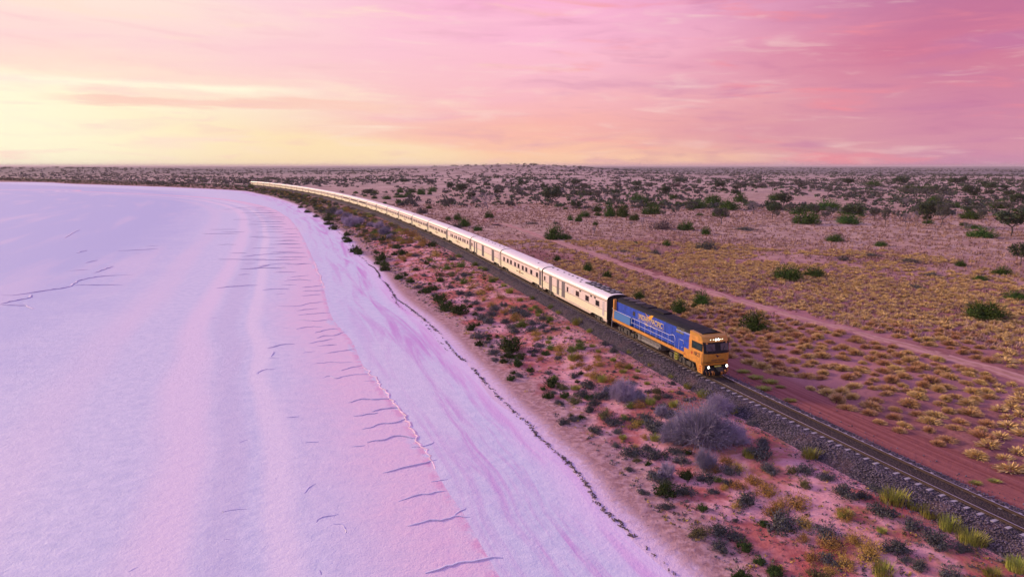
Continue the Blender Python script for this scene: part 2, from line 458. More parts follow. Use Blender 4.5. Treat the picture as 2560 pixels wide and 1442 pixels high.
# ------------------------------------------------------------------ ground
def ground_material():
    mt, t, b = new_mat('soil')
    co = t.node('ShaderNodeTexCoord').outputs['Object']
    sd, td = t.attr('sd'), t.attr('td')
    nb = t.noise(co, 0.035, 5, 0.55)
    nm = t.noise(co, 0.22, 4, 0.62, 0.4)
    nf = t.noise(co, 1.7, 4, 0.65)
    ng = t.noise(co, 9.0, 4, 0.7)
    sdw = t.m('ADD', sd, t.m('MULTIPLY', t.m('SUBTRACT', nm, 0.5), 9.0))
    # lake side: damp mud, pale sand, red clay
    mud = t.mix(t.ss(nf, 0.35, 0.65), (.34, .18, .18), (.56, .34, .35))
    sand = t.mix(t.ss(nf, 0.3, 0.7), (.62, .28, .31), (.78, .41, .44))
    red = t.mix(t.ss(ng, 0.3, 0.7), (.44, .085, .075), (.62, .15, .14))
    strip = t.mix(t.ss(nm, 0.42, 0.60), sand, t.mix(t.ss(nf, 0.3, 0.7), (.37, .10, .095), (.52, .175, .165)))
    rsp = t.noise(t.xyz(t.m('MULTIPLY', sd, 0.16), t.m('MULTIPLY', t.attr('al'), 0.07), 2.0), 1.0, 5, 0.6, 0.8)
    strip = t.mix(t.m('MULTIPLY', t.ss(rsp, 0.55, 0.68), t.band(sd, 3.0, 6.0, 16.0, 24.0)), strip, red)
    strip = t.mix(t.m('SUBTRACT', 1.0, t.ss(sdw, 3.5, 7.5)), strip, mud)
    # dark fallen litter and stones
    sp = t.node('ShaderNodeTexVoronoi'); sp.inputs['Scale'].default_value = 2.2; t.l.new(co, sp.inputs['Vector'])
    spots = t.m('MULTIPLY', t.m('SUBTRACT', 1.0, t.ss(sp.outputs['Distance'], 0.10, 0.26)), t.ss(nf, 0.42, 0.62))
    strip = t.mix(t.m('MULTIPLY', spots, 0.7), strip, (.12, .07, .08))
    strip = t.mix(t.m('MULTIPLY', t.m('MULTIPLY', t.ss(nm, .38, .56), t.ss(nf, .42, .62)), t.m('MULTIPLY', t.ss(sd, 7.0, 13.0), .75)), strip, (.30, .15, .075))
    far_r = t.node('ShaderNodeSeparateXYZ'); t.l.new(co, far_r.inputs[0])
    strip = t.mix(t.m('MULTIPLY', t.ss(far_r.outputs[1], 190.0, 330.0), .85), strip, t.mix(t.ss(nm, .35, .65), (.17, .12, .10), (.33, .19, .17)))
    # field side
    soil = t.mix(t.ss(nf, 0.3, 0.7), (.22, .085, .08), (.35, .15, .14))
    soil = t.mix(t.ss(nb, 0.40, 0.62), soil, t.mix(t.ss(ng, .3, .7), (.36, .15, .16), (.48, .23, .24)))
    straw = t.mix(t.ss(nm, 0.35, 0.65), (.33, .20, .165), (.58, .39, .32))
    straw = t.mix(t.m('MULTIPLY', t.ss(ng, 0.5, 0.7), 0.5), straw, (.20, .13, .13))
    pos = t.node('ShaderNodeSeparateXYZ'); t.l.new(co, pos.inputs[0])
    rr = t.m('SQRT', t.m('ADD', t.m('POWER', pos.outputs[0], 2.0), t.m('POWER', pos.outputs[1], 2.0)))
    rrw = t.m('ADD', rr, t.m('MULTIPLY', t.m('SUBTRACT', nb, 0.5), 160.0))
    soil = t.mix(t.ss(rrw, 125.0, 235.0), soil, straw)
    far = t.mix(t.ss(nb, 0.40, 0.60), (.34, .24, .21), (.58, .42, .37))
    soil = t.mix(t.ss(rr, 350.0, 900.0), soil, far)
    soil = t.mix(t.ss(t.m('ADD', rr, t.m('MULTIPLY', t.m('SUBTRACT', nb, .5), 900.0)), 1000.0, 2200.0), soil, (.22, .19, .18))
    # graded strip beside the ballast, wheel lines along it
    gl = t.noise(t.xyz(t.m('MULTIPLY', td, 2.2), t.m('MULTIPLY', t.attr('al'), 0.03), 0.0), 1.0, 4, 0.6)
    grade = t.mix(t.ss(gl, 0.35, 0.65), (.22, .065, .06), (.33, .12, .115))
    soil = t.mix(t.m('MULTIPLY', t.band(td, 2.0, 3.5, 7.0, 9.5), 0.9), soil, grade)
    c = t.mix(t.ss(td, -3.0, 3.0), strip, soil)
    # spilt ballast stones near the track
    spill = t.m('MULTIPLY', t.m('SUBTRACT', 1.0, t.ss(t.m('ADD', t.m('ABSOLUTE', td), t.m('MULTIPLY', t.m('SUBTRACT', nm, .5), 6.0)), 2.8, 5.2)), t.ss(ng, 0.46, 0.60))
    c = t.mix(t.m('MULTIPLY', spill, t.m('SUBTRACT', 1.0, t.ss(td, 0.0, 3.0))), c, (.12, .085, .115))
    # salt bloom where the land meets the lake
    salt = t.m('SUBTRACT', 1.0, t.ss(t.m('ADD', sd, t.m('MULTIPLY', t.m('SUBTRACT', nf, 0.5), 2.4)), 0.5, 2.2))
    c = t.mix(salt, c, (.74, .56, .72))
    t.l.new(c, b.inputs['Base Color'])
    b.inputs['Roughness'].default_value = 0.92
    b.inputs['Specular IOR Level'].default_value = 0.1
    bp = t.node('ShaderNodeBump'); bp.inputs['Strength'].default_value = 0.6; bp.inputs['Distance'].default_value = 0.25
    t.l.new(t.m('ADD', nf, t.m('MULTIPLY', ng, 0.4)), bp.inputs['Height']); t.l.new(bp.outputs[0], b.inputs['Normal'])
    return mt
ground_material()

az_f = np.radians(np.concatenate([np.linspace(-180, -62, 60, endpoint=False), np.linspace(-62, -5, 250, endpoint=False), np.linspace(-5, 46, 520, endpoint=False), np.linspace(46, 180, 70)]))
rs_f = np.concatenate([np.linspace(0.5, 14, 8, endpoint=False), np.geomspace(14, 1200, 440, endpoint=False), np.geomspace(1200, 30000, 60)])
gx, gy = polar_grid(az_f, rs_f)
g_sd, g_al = line_dist(gx, gy, SHORE)
g_td, _ = line_dist(gx, gy, TRK)
gz = land_height(gx, gy, g_sd, g_td)
GF = grid_faces(len(az_f), len(rs_f))[:, ::-1]
keep = (g_sd[GF].max(1) > -8)
GF = GF[keep]
used, inv = np.unique(GF, return_inverse=True)
me = np_mesh('ground', np.c_[gx, gy, gz][used], inv.reshape(-1, 4), 'soil', smooth=True)
add_attr(me, 'sd', g_sd[used]); add_attr(me, 'td', g_td[used]); add_attr(me, 'al', g_al[used])
ground = tag(link('ground', me), kind='structure')

# ------------------------------------------------------------------ salt lake
def salt_material():
    mt, t, b = new_mat('salt')
    co = t.node('ShaderNodeTexCoord').outputs['Object']
    sd, al, bd = t.attr('sd'), t.attr('al'), t.attr('bd')
    nm = t.noise(co, 0.09, 5, 0.6, 0.3)
    nf = t.noise(co, 0.9, 5, 0.62)
    ng = t.noise(co, 7.0, 4, 0.65)
    along = t.noise(t.xyz(t.m('MULTIPLY', sd, 0.55), t.m('MULTIPLY', al, 0.035), 0.0), 1.0, 6, 0.6, 0.5)
    along2 = t.noise(t.xyz(t.m('MULTIPLY', sd, 0.085), t.m('MULTIPLY', al, 0.010), 5.0), 1.0, 4, 0.55, 0.15)
    c = t.mix(t.ss(nf, 0.3, 0.7), (.61, .62, .79), (.73, .72, .86))
    # blue grading painted into crust far out; pale pink swathes along the old shorelines
    blue_cast = t.ss(t.m('ADD', t.m('MULTIPLY', sd, -1.0), t.m('MULTIPLY', t.m('SUBTRACT', nm, .5), 26.0)), 34.0, 66.0)
    c = t.mix(t.m('MULTIPLY', blue_cast, 0.75), c, (.44, .48, .74))
    bwv = t.m('ADD', bd, t.m('MULTIPLY', t.m('SUBTRACT', along2, .5), 4.0))
    c = t.mix(t.m('MULTIPLY', t.ss(along2, 0.50, 0.70), 0.35), c, (.82, .68, .80))
    c = t.mix(t.m('MULTIPLY', t.band(bwv, 12.6, 14.0, 15.0, 16.5), .4), c, (.60, .54, .72))
    c = t.mix(t.m('MULTIPLY', t.band(bwv, 9.4, 11.0, 11.5, 12.6), .6), c, (.90, .78, .86))
    c = t.mix(t.m('MULTIPLY', t.band(bwv, 15.5, 17.5, 18.5, 21.0), .65), c, (.86, .71, .83))
    c = t.mix(t.m('MULTIPLY', t.band(bwv, 25.0, 28.0, 29.0, 33.0), .4), c, (.76, .66, .80))
    # pink plates beyond the lifted edge
    bw = t.m('ADD', bd, t.m('MULTIPLY', t.m('SUBTRACT', nm, .5), 5.0))
    plate = t.band(bw, 0.0, 0.6, 2.0, 11.0)
    plate = t.m('MULTIPLY', plate, t.m('GREATER_THAN', bd, 0.0))
    c = t.mix(t.m('MULTIPLY', plate, t.m('ADD', .45, t.m('MULTIPLY', nf, .6))), c, (.86, .58, .72))
    stain = t.m('MULTIPLY', t.band(bd, -0.02, 0.10, 0.25, 0.95), t.ss(nf, 0.40, 0.60))
    c = t.mix(stain, c, (.76, .42, .62))
    # magenta brine streaks near the shore
    shore = t.m('SUBTRACT', 1.0, t.ss(t.m('MULTIPLY', sd, -1.0), 3.0, 13.0))
    c = t.mix(t.m('MULTIPLY', t.ss(along, 0.44, 0.66), t.m('MULTIPLY', shore, .95)), c, (.62, .28, .66))
    rim = t.m('SUBTRACT', 1.0, t.ss(t.m('MULTIPLY', sd, -1.0), 0.2, 3.5))
    c = t.mix(t.m('MULTIPLY', rim, 0.6), c, (.86, .62, .86))
    gr_ = t.noise(co, 14.0, 3, .7)
    c = t.mix(t.m('MULTIPLY', t.ss(gr_, .48, .66), .16), c, (.92, .88, .94))
    c = t.mix(t.m('MULTIPLY', t.ss(t.noise(co, 3.1, 4, .7), .52, .70), .22), c, (.46, .42, .62))
    t.l.new(c, b.inputs['Base Color'])
    b.inputs['Roughness'].default_value = 0.62
    b.inputs['Specular IOR Level'].default_value = 0.25
    bp = t.node('ShaderNodeBump'); bp.inputs['Strength'].default_value = 0.55; bp.inputs['Distance'].default_value = 0.14
    crust = t.noise(co, 2.4, 5, 0.68, 0.5)
    t.l.new(t.m('ADD', t.m('MULTIPLY', crust, 0.8), t.m('ADD', t.m('MULTIPLY', nf, .6), t.m('ADD', t.m('MULTIPLY', ng, .3), t.m('MULTIPLY', t.noise(co, 22.0, 3, .6), .12)))), bp.inputs['Height']); t.l.new(bp.outputs[0], b.inputs['Normal'])
    return mt
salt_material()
az_l = np.radians(np.concatenate([np.linspace(-180, -60, 40, endpoint=False), np.linspace(-60, 20, 420, endpoint=False), np.linspace(20, 180, 50)]))
rs_l = np.concatenate([np.linspace(0.5, 18, 6, endpoint=False), np.geomspace(18, 4000, 320)])
lx, ly = polar_grid(az_l, rs_l)
l_sd, l_al = line_dist(lx, ly, SHORE)
l_bd, _ = line_dist(lx, ly, EDGE)
lz = fbm(lx, ly, 14.0, 3) * .03 * (1 - sstep(np.hypot(lx, ly), 200, 500)) + fbm(lx, ly, 3.0, 1) * .02 * (1 - sstep(np.hypot(lx, ly), 40, 110))
LF = grid_faces(len(az_l), len(rs_l))[:, ::-1]
lz = lz - .35 * sstep(l_sd, .2, 2.2)
LF = LF[l_sd[LF].max(1) < np.where(np.hypot(lx, ly)[LF[:, 0]] > 200, 0.3, 3.5)]
used, inv = np.unique(LF, return_inverse=True)
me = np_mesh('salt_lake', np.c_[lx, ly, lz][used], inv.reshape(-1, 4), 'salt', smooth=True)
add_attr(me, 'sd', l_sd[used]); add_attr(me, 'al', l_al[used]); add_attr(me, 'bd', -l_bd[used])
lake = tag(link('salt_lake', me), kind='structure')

# lifted edges of the salt plates
plain('salt_ridge', (.66, .60, .80), 0.7, var=0.08)
plain('salt_ridge_pink', (.78, .56, .72), 0.7, var=0.25, nscale=1.5)
def ridge(P, hgt, wid, mat='salt_ridge', jag=0.08, step=0.35, name='salt_ridge'):
    L = smooth_line(np.asarray(P, float), step)
    n = len(L)
    d = np.gradient(L, axis=0); d /= np.linalg.norm(d, axis=1)[:, None]
    nr = np.c_[-d[:, 1], d[:, 0]]
    # the steep face looks towards the camera
    flip = np.sign((nr * -L).sum(1)); nr *= flip[:, None]
    sd_ = random.random() * 100
    wob = vnoise(L[:, 0] * 1.9 + sd_, L[:, 1] * 1.9)[:, None] * jag * 4 + vnoise(L[:, 0] * 6 + sd_, L[:, 1] * 6)[:, None] * jag * 1.5
    L = L + nr * wob
    tp = np.minimum(1, np.minimum(np.arange(n), np.arange(n)[::-1]) / max(2.0, n * .22)) ** .7
    hh = hgt * tp * (0.75 + 0.9 * np.abs(vnoise(L[:, 0] * 2.3 + 5, L[:, 1] * 2.3 + sd_) * 2))
    a = np.c_[L + nr * wid * .16, np.full(n, -.05)]
    bq = np.c_[L + nr * wid * .26, hh]
    c = np.c_[L - nr * wid * .10, hh * .92]
    e = np.c_[L - nr * wid * 1.0, np.full(n, -.05)]
    V = np.concatenate([a, bq, c, e])
    i = np.arange(n - 1)
    F = np.concatenate([np.c_[i + k * n, i + 1 + k * n, i + 1 + (k + 1) * n, i + (k + 1) * n] for k in range(3)])
    return link(name, np_mesh(name, V, F, mat), lake)
def crop(ox, oy, sc, pts):
    return [(ox + a / sc, oy + b_ / sc) for a, b_ in pts]
RP = []
for pts in [[(505, 138), (620, 108), (700, 115), (790, 108), (845, 120), (875, 165)], [(550, 240), (640, 225), (730, 212)], [(690, 205), (780, 182), (890, 175)], [(620, 338), (740, 300), (840, 288), (960, 255)],
            [(650, 432), (770, 415), (880, 385), (1030, 402)], [(765, 662), (860, 640), (960, 612), (1060, 595), (1185, 560)], [(870, 880), (950, 855), (1060, 825), (1160, 812), (1250, 795)], [(950, 1058), (1010, 1048), (1090, 1025), (1200, 1015), (1300, 990), (1425, 990)],
            [(1085, 1410), (1200, 1370), (1290, 1358), (1380, 1322), (1490, 1312), (1590, 1300), (1665, 1300)], [(180, 828), (225, 770), (270, 745)], [(258, 1040), (310, 990), (370, 980), (450, 968)], [(385, 1050), (455, 1048), (490, 1080), (475, 1130)], [(190, 435), (285, 432)], [(40, 250), (145, 240)], [(540, 468), (635, 455)], [(985, 470), (1080, 462), (1150, 430)], [(1130, 722), (1255, 712)], [(1310, 985), (1350, 945), (1395, 925)], [(295, 1375), (297, 1440)]]:
    RP.append((crop(700, 960, 2.9917, pts), .12))
for pts in [[(170, 672), (340, 672), (430, 652), (570, 632)], [(340, 745), (480, 735), (620, 722)], [(345, 780), (500, 795), (620, 775)], [(320, 862), (420, 842), (550, 842)], [(480, 890), (600, 862), (680, 855)], [(500, 935), (560, 915), (660, 910), (720, 880)], [(430, 978), (520, 958), (640, 938)], [(500, 997), (670, 985)], [(370, 1058), (490, 1038)], [(560, 1062), (660, 1045), (820, 1022)], [(450, 1145), (600, 1132), (720, 1132), (800, 1125)], [(690, 1202), (780, 1175), (880, 1160)], [(540, 1262), (600, 1245), (660, 1262), (740, 1240), (930, 1225)], [(890, 1285), (980, 1280)],
            [(90, 1015), (200, 990), (325, 980)], [(85, 1110), (130, 1095), (215, 1100)], [(0, 1235), (60, 1195), (170, 1190)], [(130, 1090), (145, 1040)], [(850, 1435), (960, 1432), (1060, 1428)], [(50, 545), (120, 535), (280, 530)], [(140, 575), (245, 570)], [(0, 348), (110, 332), (280, 318)], [(150, 395), (330, 392)], [(0, 255), (120, 245), (265, 240)], [(230, 465), (340, 455), (460, 462)], [(380, 548), (560, 545)], [(370, 590), (540, 575)], [(200, 500), (330, 498)], [(370, 520), (540, 505)], [(280, 435), (430, 420)], [(320, 710), (520, 690)], [(100, 825), (160, 828)], [(210, 848), (275, 848)]]:
    RP.append((crop(640, 560, 3.2766, pts), .10))
for pts in [[(0, 655), (110, 630), (240, 605), (265, 580)], [(0, 660), (110, 665), (210, 672), (240, 690), (305, 697)], [(0, 585), (150, 578), (350, 548), (560, 515), (660, 462), (830, 430), (1120, 412)], [(600, 500), (800, 500), (1020, 500)], [(520, 118), (600, 75), (660, 45)], [(690, 322), (800, 295)], [(560, 385), (740, 372)], [(760, 405), (850, 375), (930, 345)], [(950, 220), (1100, 215), (1300, 203)], [(1190, 185), (1310, 175)], [(1080, 240), (1165, 245)], [(1770, 528), (1900, 512), (2120, 500)], [(1980, 270), (2100, 255), (2290, 240)], [(1960, 368), (2080, 365), (2220, 335)], [(1950, 415), (2050, 410)], [(1720, 772), (1800, 765)], [(2190, 1018), (2290, 998)], [(2100, 1230), (2160, 1195), (2280, 1190)], [(620, 240), (720, 215)], [(2000, 325), (2110, 322)]]:
    RP.append((crop(0, 560, 3.2771, pts), .13))
for pts in [[(1650, 965), (1740, 938), (1865, 928)], [(1635, 1152), (1760, 1150)], [(1050, 150), (1120, 152)], [(715, 1412), (795, 1398)], [(910, 1440), (1000, 1380), (1085, 1362)], [(1785, 440), (1845, 412)]]:
    RP.append((crop(0, 960, 2.9914, pts), .10))
for P, h in RP:
    Q = gp(P, 0.0)
    dist = np.linalg.norm(Q.mean(0))
    k = max(1.0, dist / 75)
    hs_ = .42 if np.linalg.norm(Q[-1] - Q[0]) > 2.2 * k else .24
    ridge(Q, h * hs_ * min(k, 1.7), .25 * min(k, 2.0), jag=.07 * k, step=.3 * k)
# many small far ridges across the same belt
ec = np.r_[0, np.cumsum(np.linalg.norm(np.diff(EDGE, axis=0), axis=1))]
s_at = np.searchsorted(ec, np.linspace(200, 430, 58))
for q, j in enumerate(s_at):
    p = EDGE[j]; t_ = EDGE[j + 1] - EDGE[j]; t_ /= np.linalg.norm(t_)
    o = -random.uniform(0, 5) if q % 3 else -random.uniform(6, 22)
    ln = random.uniform(4, 13)
    a0 = p + np.array([o, random.uniform(-2, 2)]); a1 = a0 + np.array([-ln, -random.uniform(0, .10) * ln])
    ridge([a0, (a0 + a1) / 2 + np.array([0, random.uniform(-.5, .5)]), a1], .09, .9, jag=.22, step=1.0)
# the long stained edge between the two crusts, in segments
eseg = EDGE[(ec > 70) & (ec < 330)]
for i in range(0, len(eseg) - 8, 7):
    if random.random() < .3: continue
    ridge(eseg[i:i + 8] + RNG.normal(0, .12, (8, 2)), .06, .26, 'salt_ridge_pink', jag=.13, step=.4, name='salt_plate_edge')

# ------------------------------------------------------------------ wrack of sticks along the waterline
plain('drift', (.10, .075, .085), 0.95, var=0.4)
def wrack():
    V = []; F = []
    sl = SHORE
    cs = np.r_[0, np.cumsum(np.linalg.norm(np.diff(sl, axis=0), axis=1))]
    def at(s, o):
        x = np.interp(s, cs, sl[:, 0]); y = np.interp(s, cs, sl[:, 1])
        x2 = np.interp(s + .5, cs, sl[:, 0]); y2 = np.interp(s + .5, cs, sl[:, 1])
        t = np.array([x2 - x, y2 - y]); t /= np.linalg.norm(t)
        return np.array([x, y]) + np.array([t[1], -t[0]]) * o, t
    rng = np.random.default_rng(3)
    s = 100.0
    while s < 330:
        dens = 1.0 if s < 245 else .35
        k = .5 + vnoise(np.array([s / 3.0]), np.array([2.0]))[0] * 1.6
        nn = rng.poisson(max(.3 if s < 160 else .06, .95 * dens * max(.03, k + .35)))
        for _ in range(nn):
            strand = int(rng.random() < .2 and vnoise(np.array([s / 9.0]), np.array([33.0]))[0] > .12)
            base = vnoise(np.array([s / 7.0]), np.array([7.0 + 3 * strand]))[0] * .6 + (-.8 if strand else 0)
            p, t = at(s, base + rng.normal(0, .10))
            a = math.atan2(t[1], t[0]) + rng.normal(0, .6)
            ln = rng.uniform(.10, .42) * (1 if s < 245 else 2); wd = rng.uniform(.02, .055); hz = rng.uniform(.02, .07)
            d = np.array([math.cos(a), math.sin(a)]) * ln; n_ = np.array([-math.sin(a), math.cos(a)]) * wd
            z0 = rng.uniform(.02, .06)
            o = len(V)
            for (u, v_, z) in ((-1, -1, 0), (1, -.6, 0), (1, .6, 0), (-1, 1, 0), (-.8, 0, 1), (.8, 0, 1)):
                q = p + d * u * .5 + n_ * v_
                V.append((q[0], q[1], z0 + z * hz))
            F += [(o, o + 1, o + 5, o + 4), (o + 2, o + 3, o + 4, o + 5), (o + 3, o, o + 4, o + 4), (o + 1, o + 2, o + 5, o + 5)]
        s += .085 if s < 245 else .2
    return V, F
wv, wf = wrack()
mbw = MB(); mbw.v = wv; mbw.f = [tuple(dict.fromkeys(f)) for f in wf]; mbw.mi = [0] * len(wf)
tag(mbw.build('shoreline_debris', 'drift'), 'dark line of sticks and debris along the edge of the salt', 'debris', kind='stuff')

# ------------------------------------------------------------------ dirt track over the field
def dirt_mat():
    mt, t, b = new_mat('dirt_track')
    co = t.node('ShaderNodeTexCoord').outputs['Object']
    u = t.attr('u')
    nf = t.noise(co, 1.2, 5, .6)
    c = t.mix(t.ss(nf, .3, .7), (.36, .18, .15), (.52, .29, .25))
    rut = t.m('SUBTRACT', 1.0, t.ss(t.m('ABSOLUTE', t.m('SUBTRACT', t.m('ABSOLUTE', u), .5)), .08, .3))
    c = t.mix(t.m('MULTIPLY', rut, .6), c, (.58, .31, .31))
    t.l.new(c, b.inputs['Base Color']); b.inputs['Roughness'].default_value = .95; b.inputs['Specular IOR Level'].default_value = .1
dirt_mat()
def draped(L, half, name, lift=.05):
    d = np.gradient(L, axis=0); d /= np.linalg.norm(d, axis=1)[:, None]; n_ = np.c_[d[:, 1], -d[:, 0]]
    us = np.array([-1, -.75, -.5, -.25, 0, .25, .5, .75, 1.])
    wl = half * (1 + vnoise(L[:, 0] * .35, L[:, 1] * .35) * .7); wr = half * (1 + vnoise(L[:, 0] * .35 + 40, L[:, 1] * .35) * .7)
    rows = []
    for u in us:
        q = L + n_ * ((wl if u < 0 else wr) * u)[:, None]
        z = ground_z(q[:, 0], q[:, 1]) + lift * (1 if abs(u) < 1 else -1.5) - (.03 if abs(abs(u) - .5) < .1 else 0)
        rows.append(np.c_[q, z])
    V = np.concatenate(rows); n = len(L); i = np.arange(n - 1)
    F = np.concatenate([np.c_[i + k * n, i + (k + 1) * n, i + 1 + (k + 1) * n, i + 1 + k * n] for k in range(len(us) - 1)])
    me = np_mesh(name, V, F, 'dirt_track', smooth=True)
    add_attr(me, 'u', np.repeat(us, n))
    return tag(link(name, me), kind='structure')
draped(ROAD, 1.35, 'dirt_track')
draped(ROAD2, 1.4, 'dirt_track')

# ------------------------------------------------------------------ railway
def ballast_mat():
    mt, t, b = new_mat('ballast')
    co = t.node('ShaderNodeTexCoord').outputs['Object']
    u = t.attr('u')
    v = t.node('ShaderNodeTexVoronoi'); v.inputs['Scale'].default_value = 9.0; t.l.new(co, v.inputs['Vector'])
    hs = t.node('ShaderNodeSeparateXYZ'); t.l.new(v.outputs['Color'], hs.inputs[0])
    c = t.mix(t.m('POWER', hs.outputs[0], 2.2), (.026, .022, .03), (.15, .12, .155))
    nb = t.noise(co, .35, 4, .6)
    c = t.mix(t.m('MULTIPLY', t.ss(nb, .5, .7), .4), c, (.19, .10, .11))
    dust = t.m('SUBTRACT', 1.0, t.ss(t.m('ABSOLUTE', u), .55, .95))
    c = t.mix(t.m('MULTIPLY', dust, .85), c, t.mix(hs.outputs[1], (.028, .02, .018), (.085, .06, .05)))
    t.l.new(c, b.inputs['Base Color']); b.inputs['Roughness'].default_value = .85; b.inputs['Specular IOR Level'].default_value = .2
    bp = t.node('ShaderNodeBump'); bp.inputs['Strength'].default_value = 1.0; bp.inputs['Distance'].default_value = .08
    t.l.new(v.outputs['Distance'], bp.inputs['Height']); bp.invert = True; t.l.new(bp.outputs[0], b.inputs['Normal'])
ballast_mat()
plain('concrete', (.38, .34, .39), .85, var=.2, bump=.2)
plain('rail_side', (.07, .045, .04), .8, .3)
plain('rail_head', (.50, .46, .48), .35, .95, var=.05)
SS = np.concatenate([np.arange(-125, 150, .5), np.arange(150, 500, 2.0), np.arange(500, 1800, 8.0)])
prof = np.array([-4.6, -4.0, -3.4, -2.8, -2.2, -1.75, -1.3, -.95, -.75, -.5, 0, .5, .75, .95, 1.3, 1.75, 2.2, 2.8, 3.4, 4.0, 4.6])
pz = np.interp(np.abs(prof), [0, .6, .9, 1.3, 1.75, 2.0, 3.2, 4.6], [-.155, -.16, -.205, -.215, -.23, -.34, -1.08, -1.9])
rows = []
for u, z in zip(prof, pz):
    x, y = track(SS, -u)
    jit = fbm(x * 1.0, y * 1.0, 1.1, 3) * (.10 if abs(u) > 1.2 else .03) + (vnoise(SS * .25, SS * 0 + u) * .5 * sstep(abs(u), 2.5, 4.0))
    rows.append(np.c_[x, y, RAIL_Z + z + jit])
V = np.concatenate(rows); n = len(SS); i = np.arange(n - 1)
F = np.concatenate([np.c_[i + k * n, i + (k + 1) * n, i + 1 + (k + 1) * n, i + 1 + k * n] for k in range(len(prof) - 1)])
me = np_mesh('railway_track', V, F, 'ballast', smooth=True)
add_attr(me, 'u', np.repeat(prof, n))
railway = tag(link('railway_track', me), kind='structure')
for off in (-.75, .75):
    pr = [(-.075, -.16), (.075, -.16), (.075, -.135), (.018, -.115), (.018, -.045), (.036, -.035), (.036, -.002), (.026, .002), (-.026, .002), (-.036, -.002), (-.036, -.035), (-.018, -.045), (-.018, -.115), (-.075, -.135)]
    s2 = np.concatenate([np.arange(-120, 40, 1.0), np.arange(40, 300, 4.0), np.arange(300, 1800, 12.0)])
    rows = [np.c_[track(s2, off + a)[0], track(s2, off + a)[1], np.full(len(s2), RAIL_Z + z)] for a, z in pr]
    V = np.concatenate(rows); n = len(s2); i = np.arange(n - 1); K = len(pr)
    F = np.concatenate([np.c_[i + k * n, i + ((k + 1) % K) * n, i + 1 + ((k + 1) % K) * n, i + 1 + k * n] for k in range(K)])
    mi = np.concatenate([np.full(n - 1, 1 if k in (6, 7, 8) else 0) for k in range(K)])
    link('rail', np_mesh('rail', V, F, ['rail_side', 'rail_head'], mi=mi), railway)
# concrete sleepers: ends and crown stand just proud of the ballast
sm = MB()
sm.prism_y([(-.13, -.34), (.13, -.34), (.10, -.185), (-.10, -.185)], -1.27, 1.27)
sl_me = sm.mesh('sleeper', 'concrete')
sp_ = .8
for k in range(300):
    s = -46 + k * sp_
    x, y = track(s); h = float(np.interp(s, TS, TH))
    o = link('sleeper', sl_me, railway, (float(x), float(y), RAIL_Z + random.uniform(-.012, .012)), math.atan2(math.cos(h), -math.sin(h)) + random.uniform(-.01, .01))
fs = MB()
for k in range(300, 760):
    s = -46 + k * sp_; x, y = track(s); h = float(np.interp(s, TS, TH)); a = math.atan2(math.cos(h), -math.sin(h)); ca, sa = math.cos(a), math.sin(a)
    m_ = MB(); m_.prism_y([(-.13, -.34), (.13, -.34), (.10, -.185), (-.10, -.185)], -1.27, 1.27)
    fs.add([(x + p[0] * ca - p[1] * sa, y + p[0] * sa + p[1] * ca, RAIL_Z + p[2]) for p in m_.v], m_.f)
tag(fs.build('sleeper_row', 'concrete', railway), kind='stuff')
# loose stones on the shoulders
plain('stone', (.15, .12, .17), .9, var=.5, nscale=.9)
rv = []; rf = []
rng = np.random.default_rng(21)
for _ in range(9000):
    s = -34 + 120 * rng.random() ** 1.6; u = rng.choice([-1, 1], p=[.3, .7]) * (1.3 + abs(rng.normal(0, 1.2)))
    x, y = track(s, u); z = RAIL_Z + float(np.interp(abs(u), [0, .6, .9, 1.3, 1.75, 2.0, 3.0, 4.6], [-.155, -.16, -.205, -.215, -.23, -.34, -.95, -.95]))
    r_ = rng.uniform(.03, .075) * (1.0 if abs(u) < 4 else 1.3)
    o = len(rv); q = rng.normal(0, .25, (6, 3))
    for j, d in enumerate(((1, 0, 0), (-1, 0, 0), (0, 1, 0), (0, -1, 0), (0, 0, .8), (0, 0, -.8))):
        rv.append((x + r_ * (d[0] + q[j, 0]), y + r_ * (d[1] + q[j, 1]), z + r_ * (d[2] + q[j, 2]) + .02))
    rf += [(o, o + 2, o + 4), (o + 2, o + 1, o + 4), (o + 1, o + 3, o + 4), (o + 3, o, o + 4), (o + 2, o, o + 5), (o + 1, o + 2, o + 5), (o + 3, o + 1, o + 5), (o, o + 3, o + 5)]
tag(link('ballast_stone', np_mesh('ballast_stone', rv, rf, 'stone'), railway), kind='stuff')

# ------------------------------------------------------------------ train
plain('steel_rib', (.87, .84, .65), .45, .25, var=.06)
plain('steel_band', (.83, .71, .68), .45, .25, var=.06)
plain('steel_roof', (.90, .86, .80), .42, .25, var=.06)
plain('steel_skirt', (.72, .62, .56), .5, .35, var=.1)
plain('gutter', (.26, .21, .16), .6, .3)
plain('grey_door', (.30, .28, .29), .5, .4, var=.1)
plain('pale_panel', (.80, .74, .72), .5, .1)
plain('car_glass', (.022, .022, .028), .12, 0, spec=.6)
plain('window_frame', (.45, .40, .36), .4, .6)
plain('black_rubber', (.015, .015, .017), .8)
plain('under_dark', (.03, .027, .03), .8, .1)
plain('bogie_grey', (.09, .085, .085), .7, .3, var=.3)
plain('wheel_steel', (.16, .13, .12), .5, .7)
plain('emblem_brown', (.36, .16, .07), .6)
plain('emblem_dark', (.20, .17, .11), .6)
plain('loco_blue', (.008, .062, .48), .42, 0, var=.28, nscale=2.2, spec=.5)
plain('loco_light_blue', (.06, .20, .50), .45, 0, var=.15, nscale=9)
plain('loco_orange', (.64, .28, .05), .45, 0, var=.18, spec=.5)
plain('loco_yellow', (.52, .25, .035), .42, 0, var=.1, spec=.5)
plain('loco_roof', (.010, .010, .015), .7, 0, var=.3, spec=.2)
plain('loco_grey', (.17, .165, .17), .6, .2, var=.25)
plain('rail_white', (.80, .80, .84), .5)
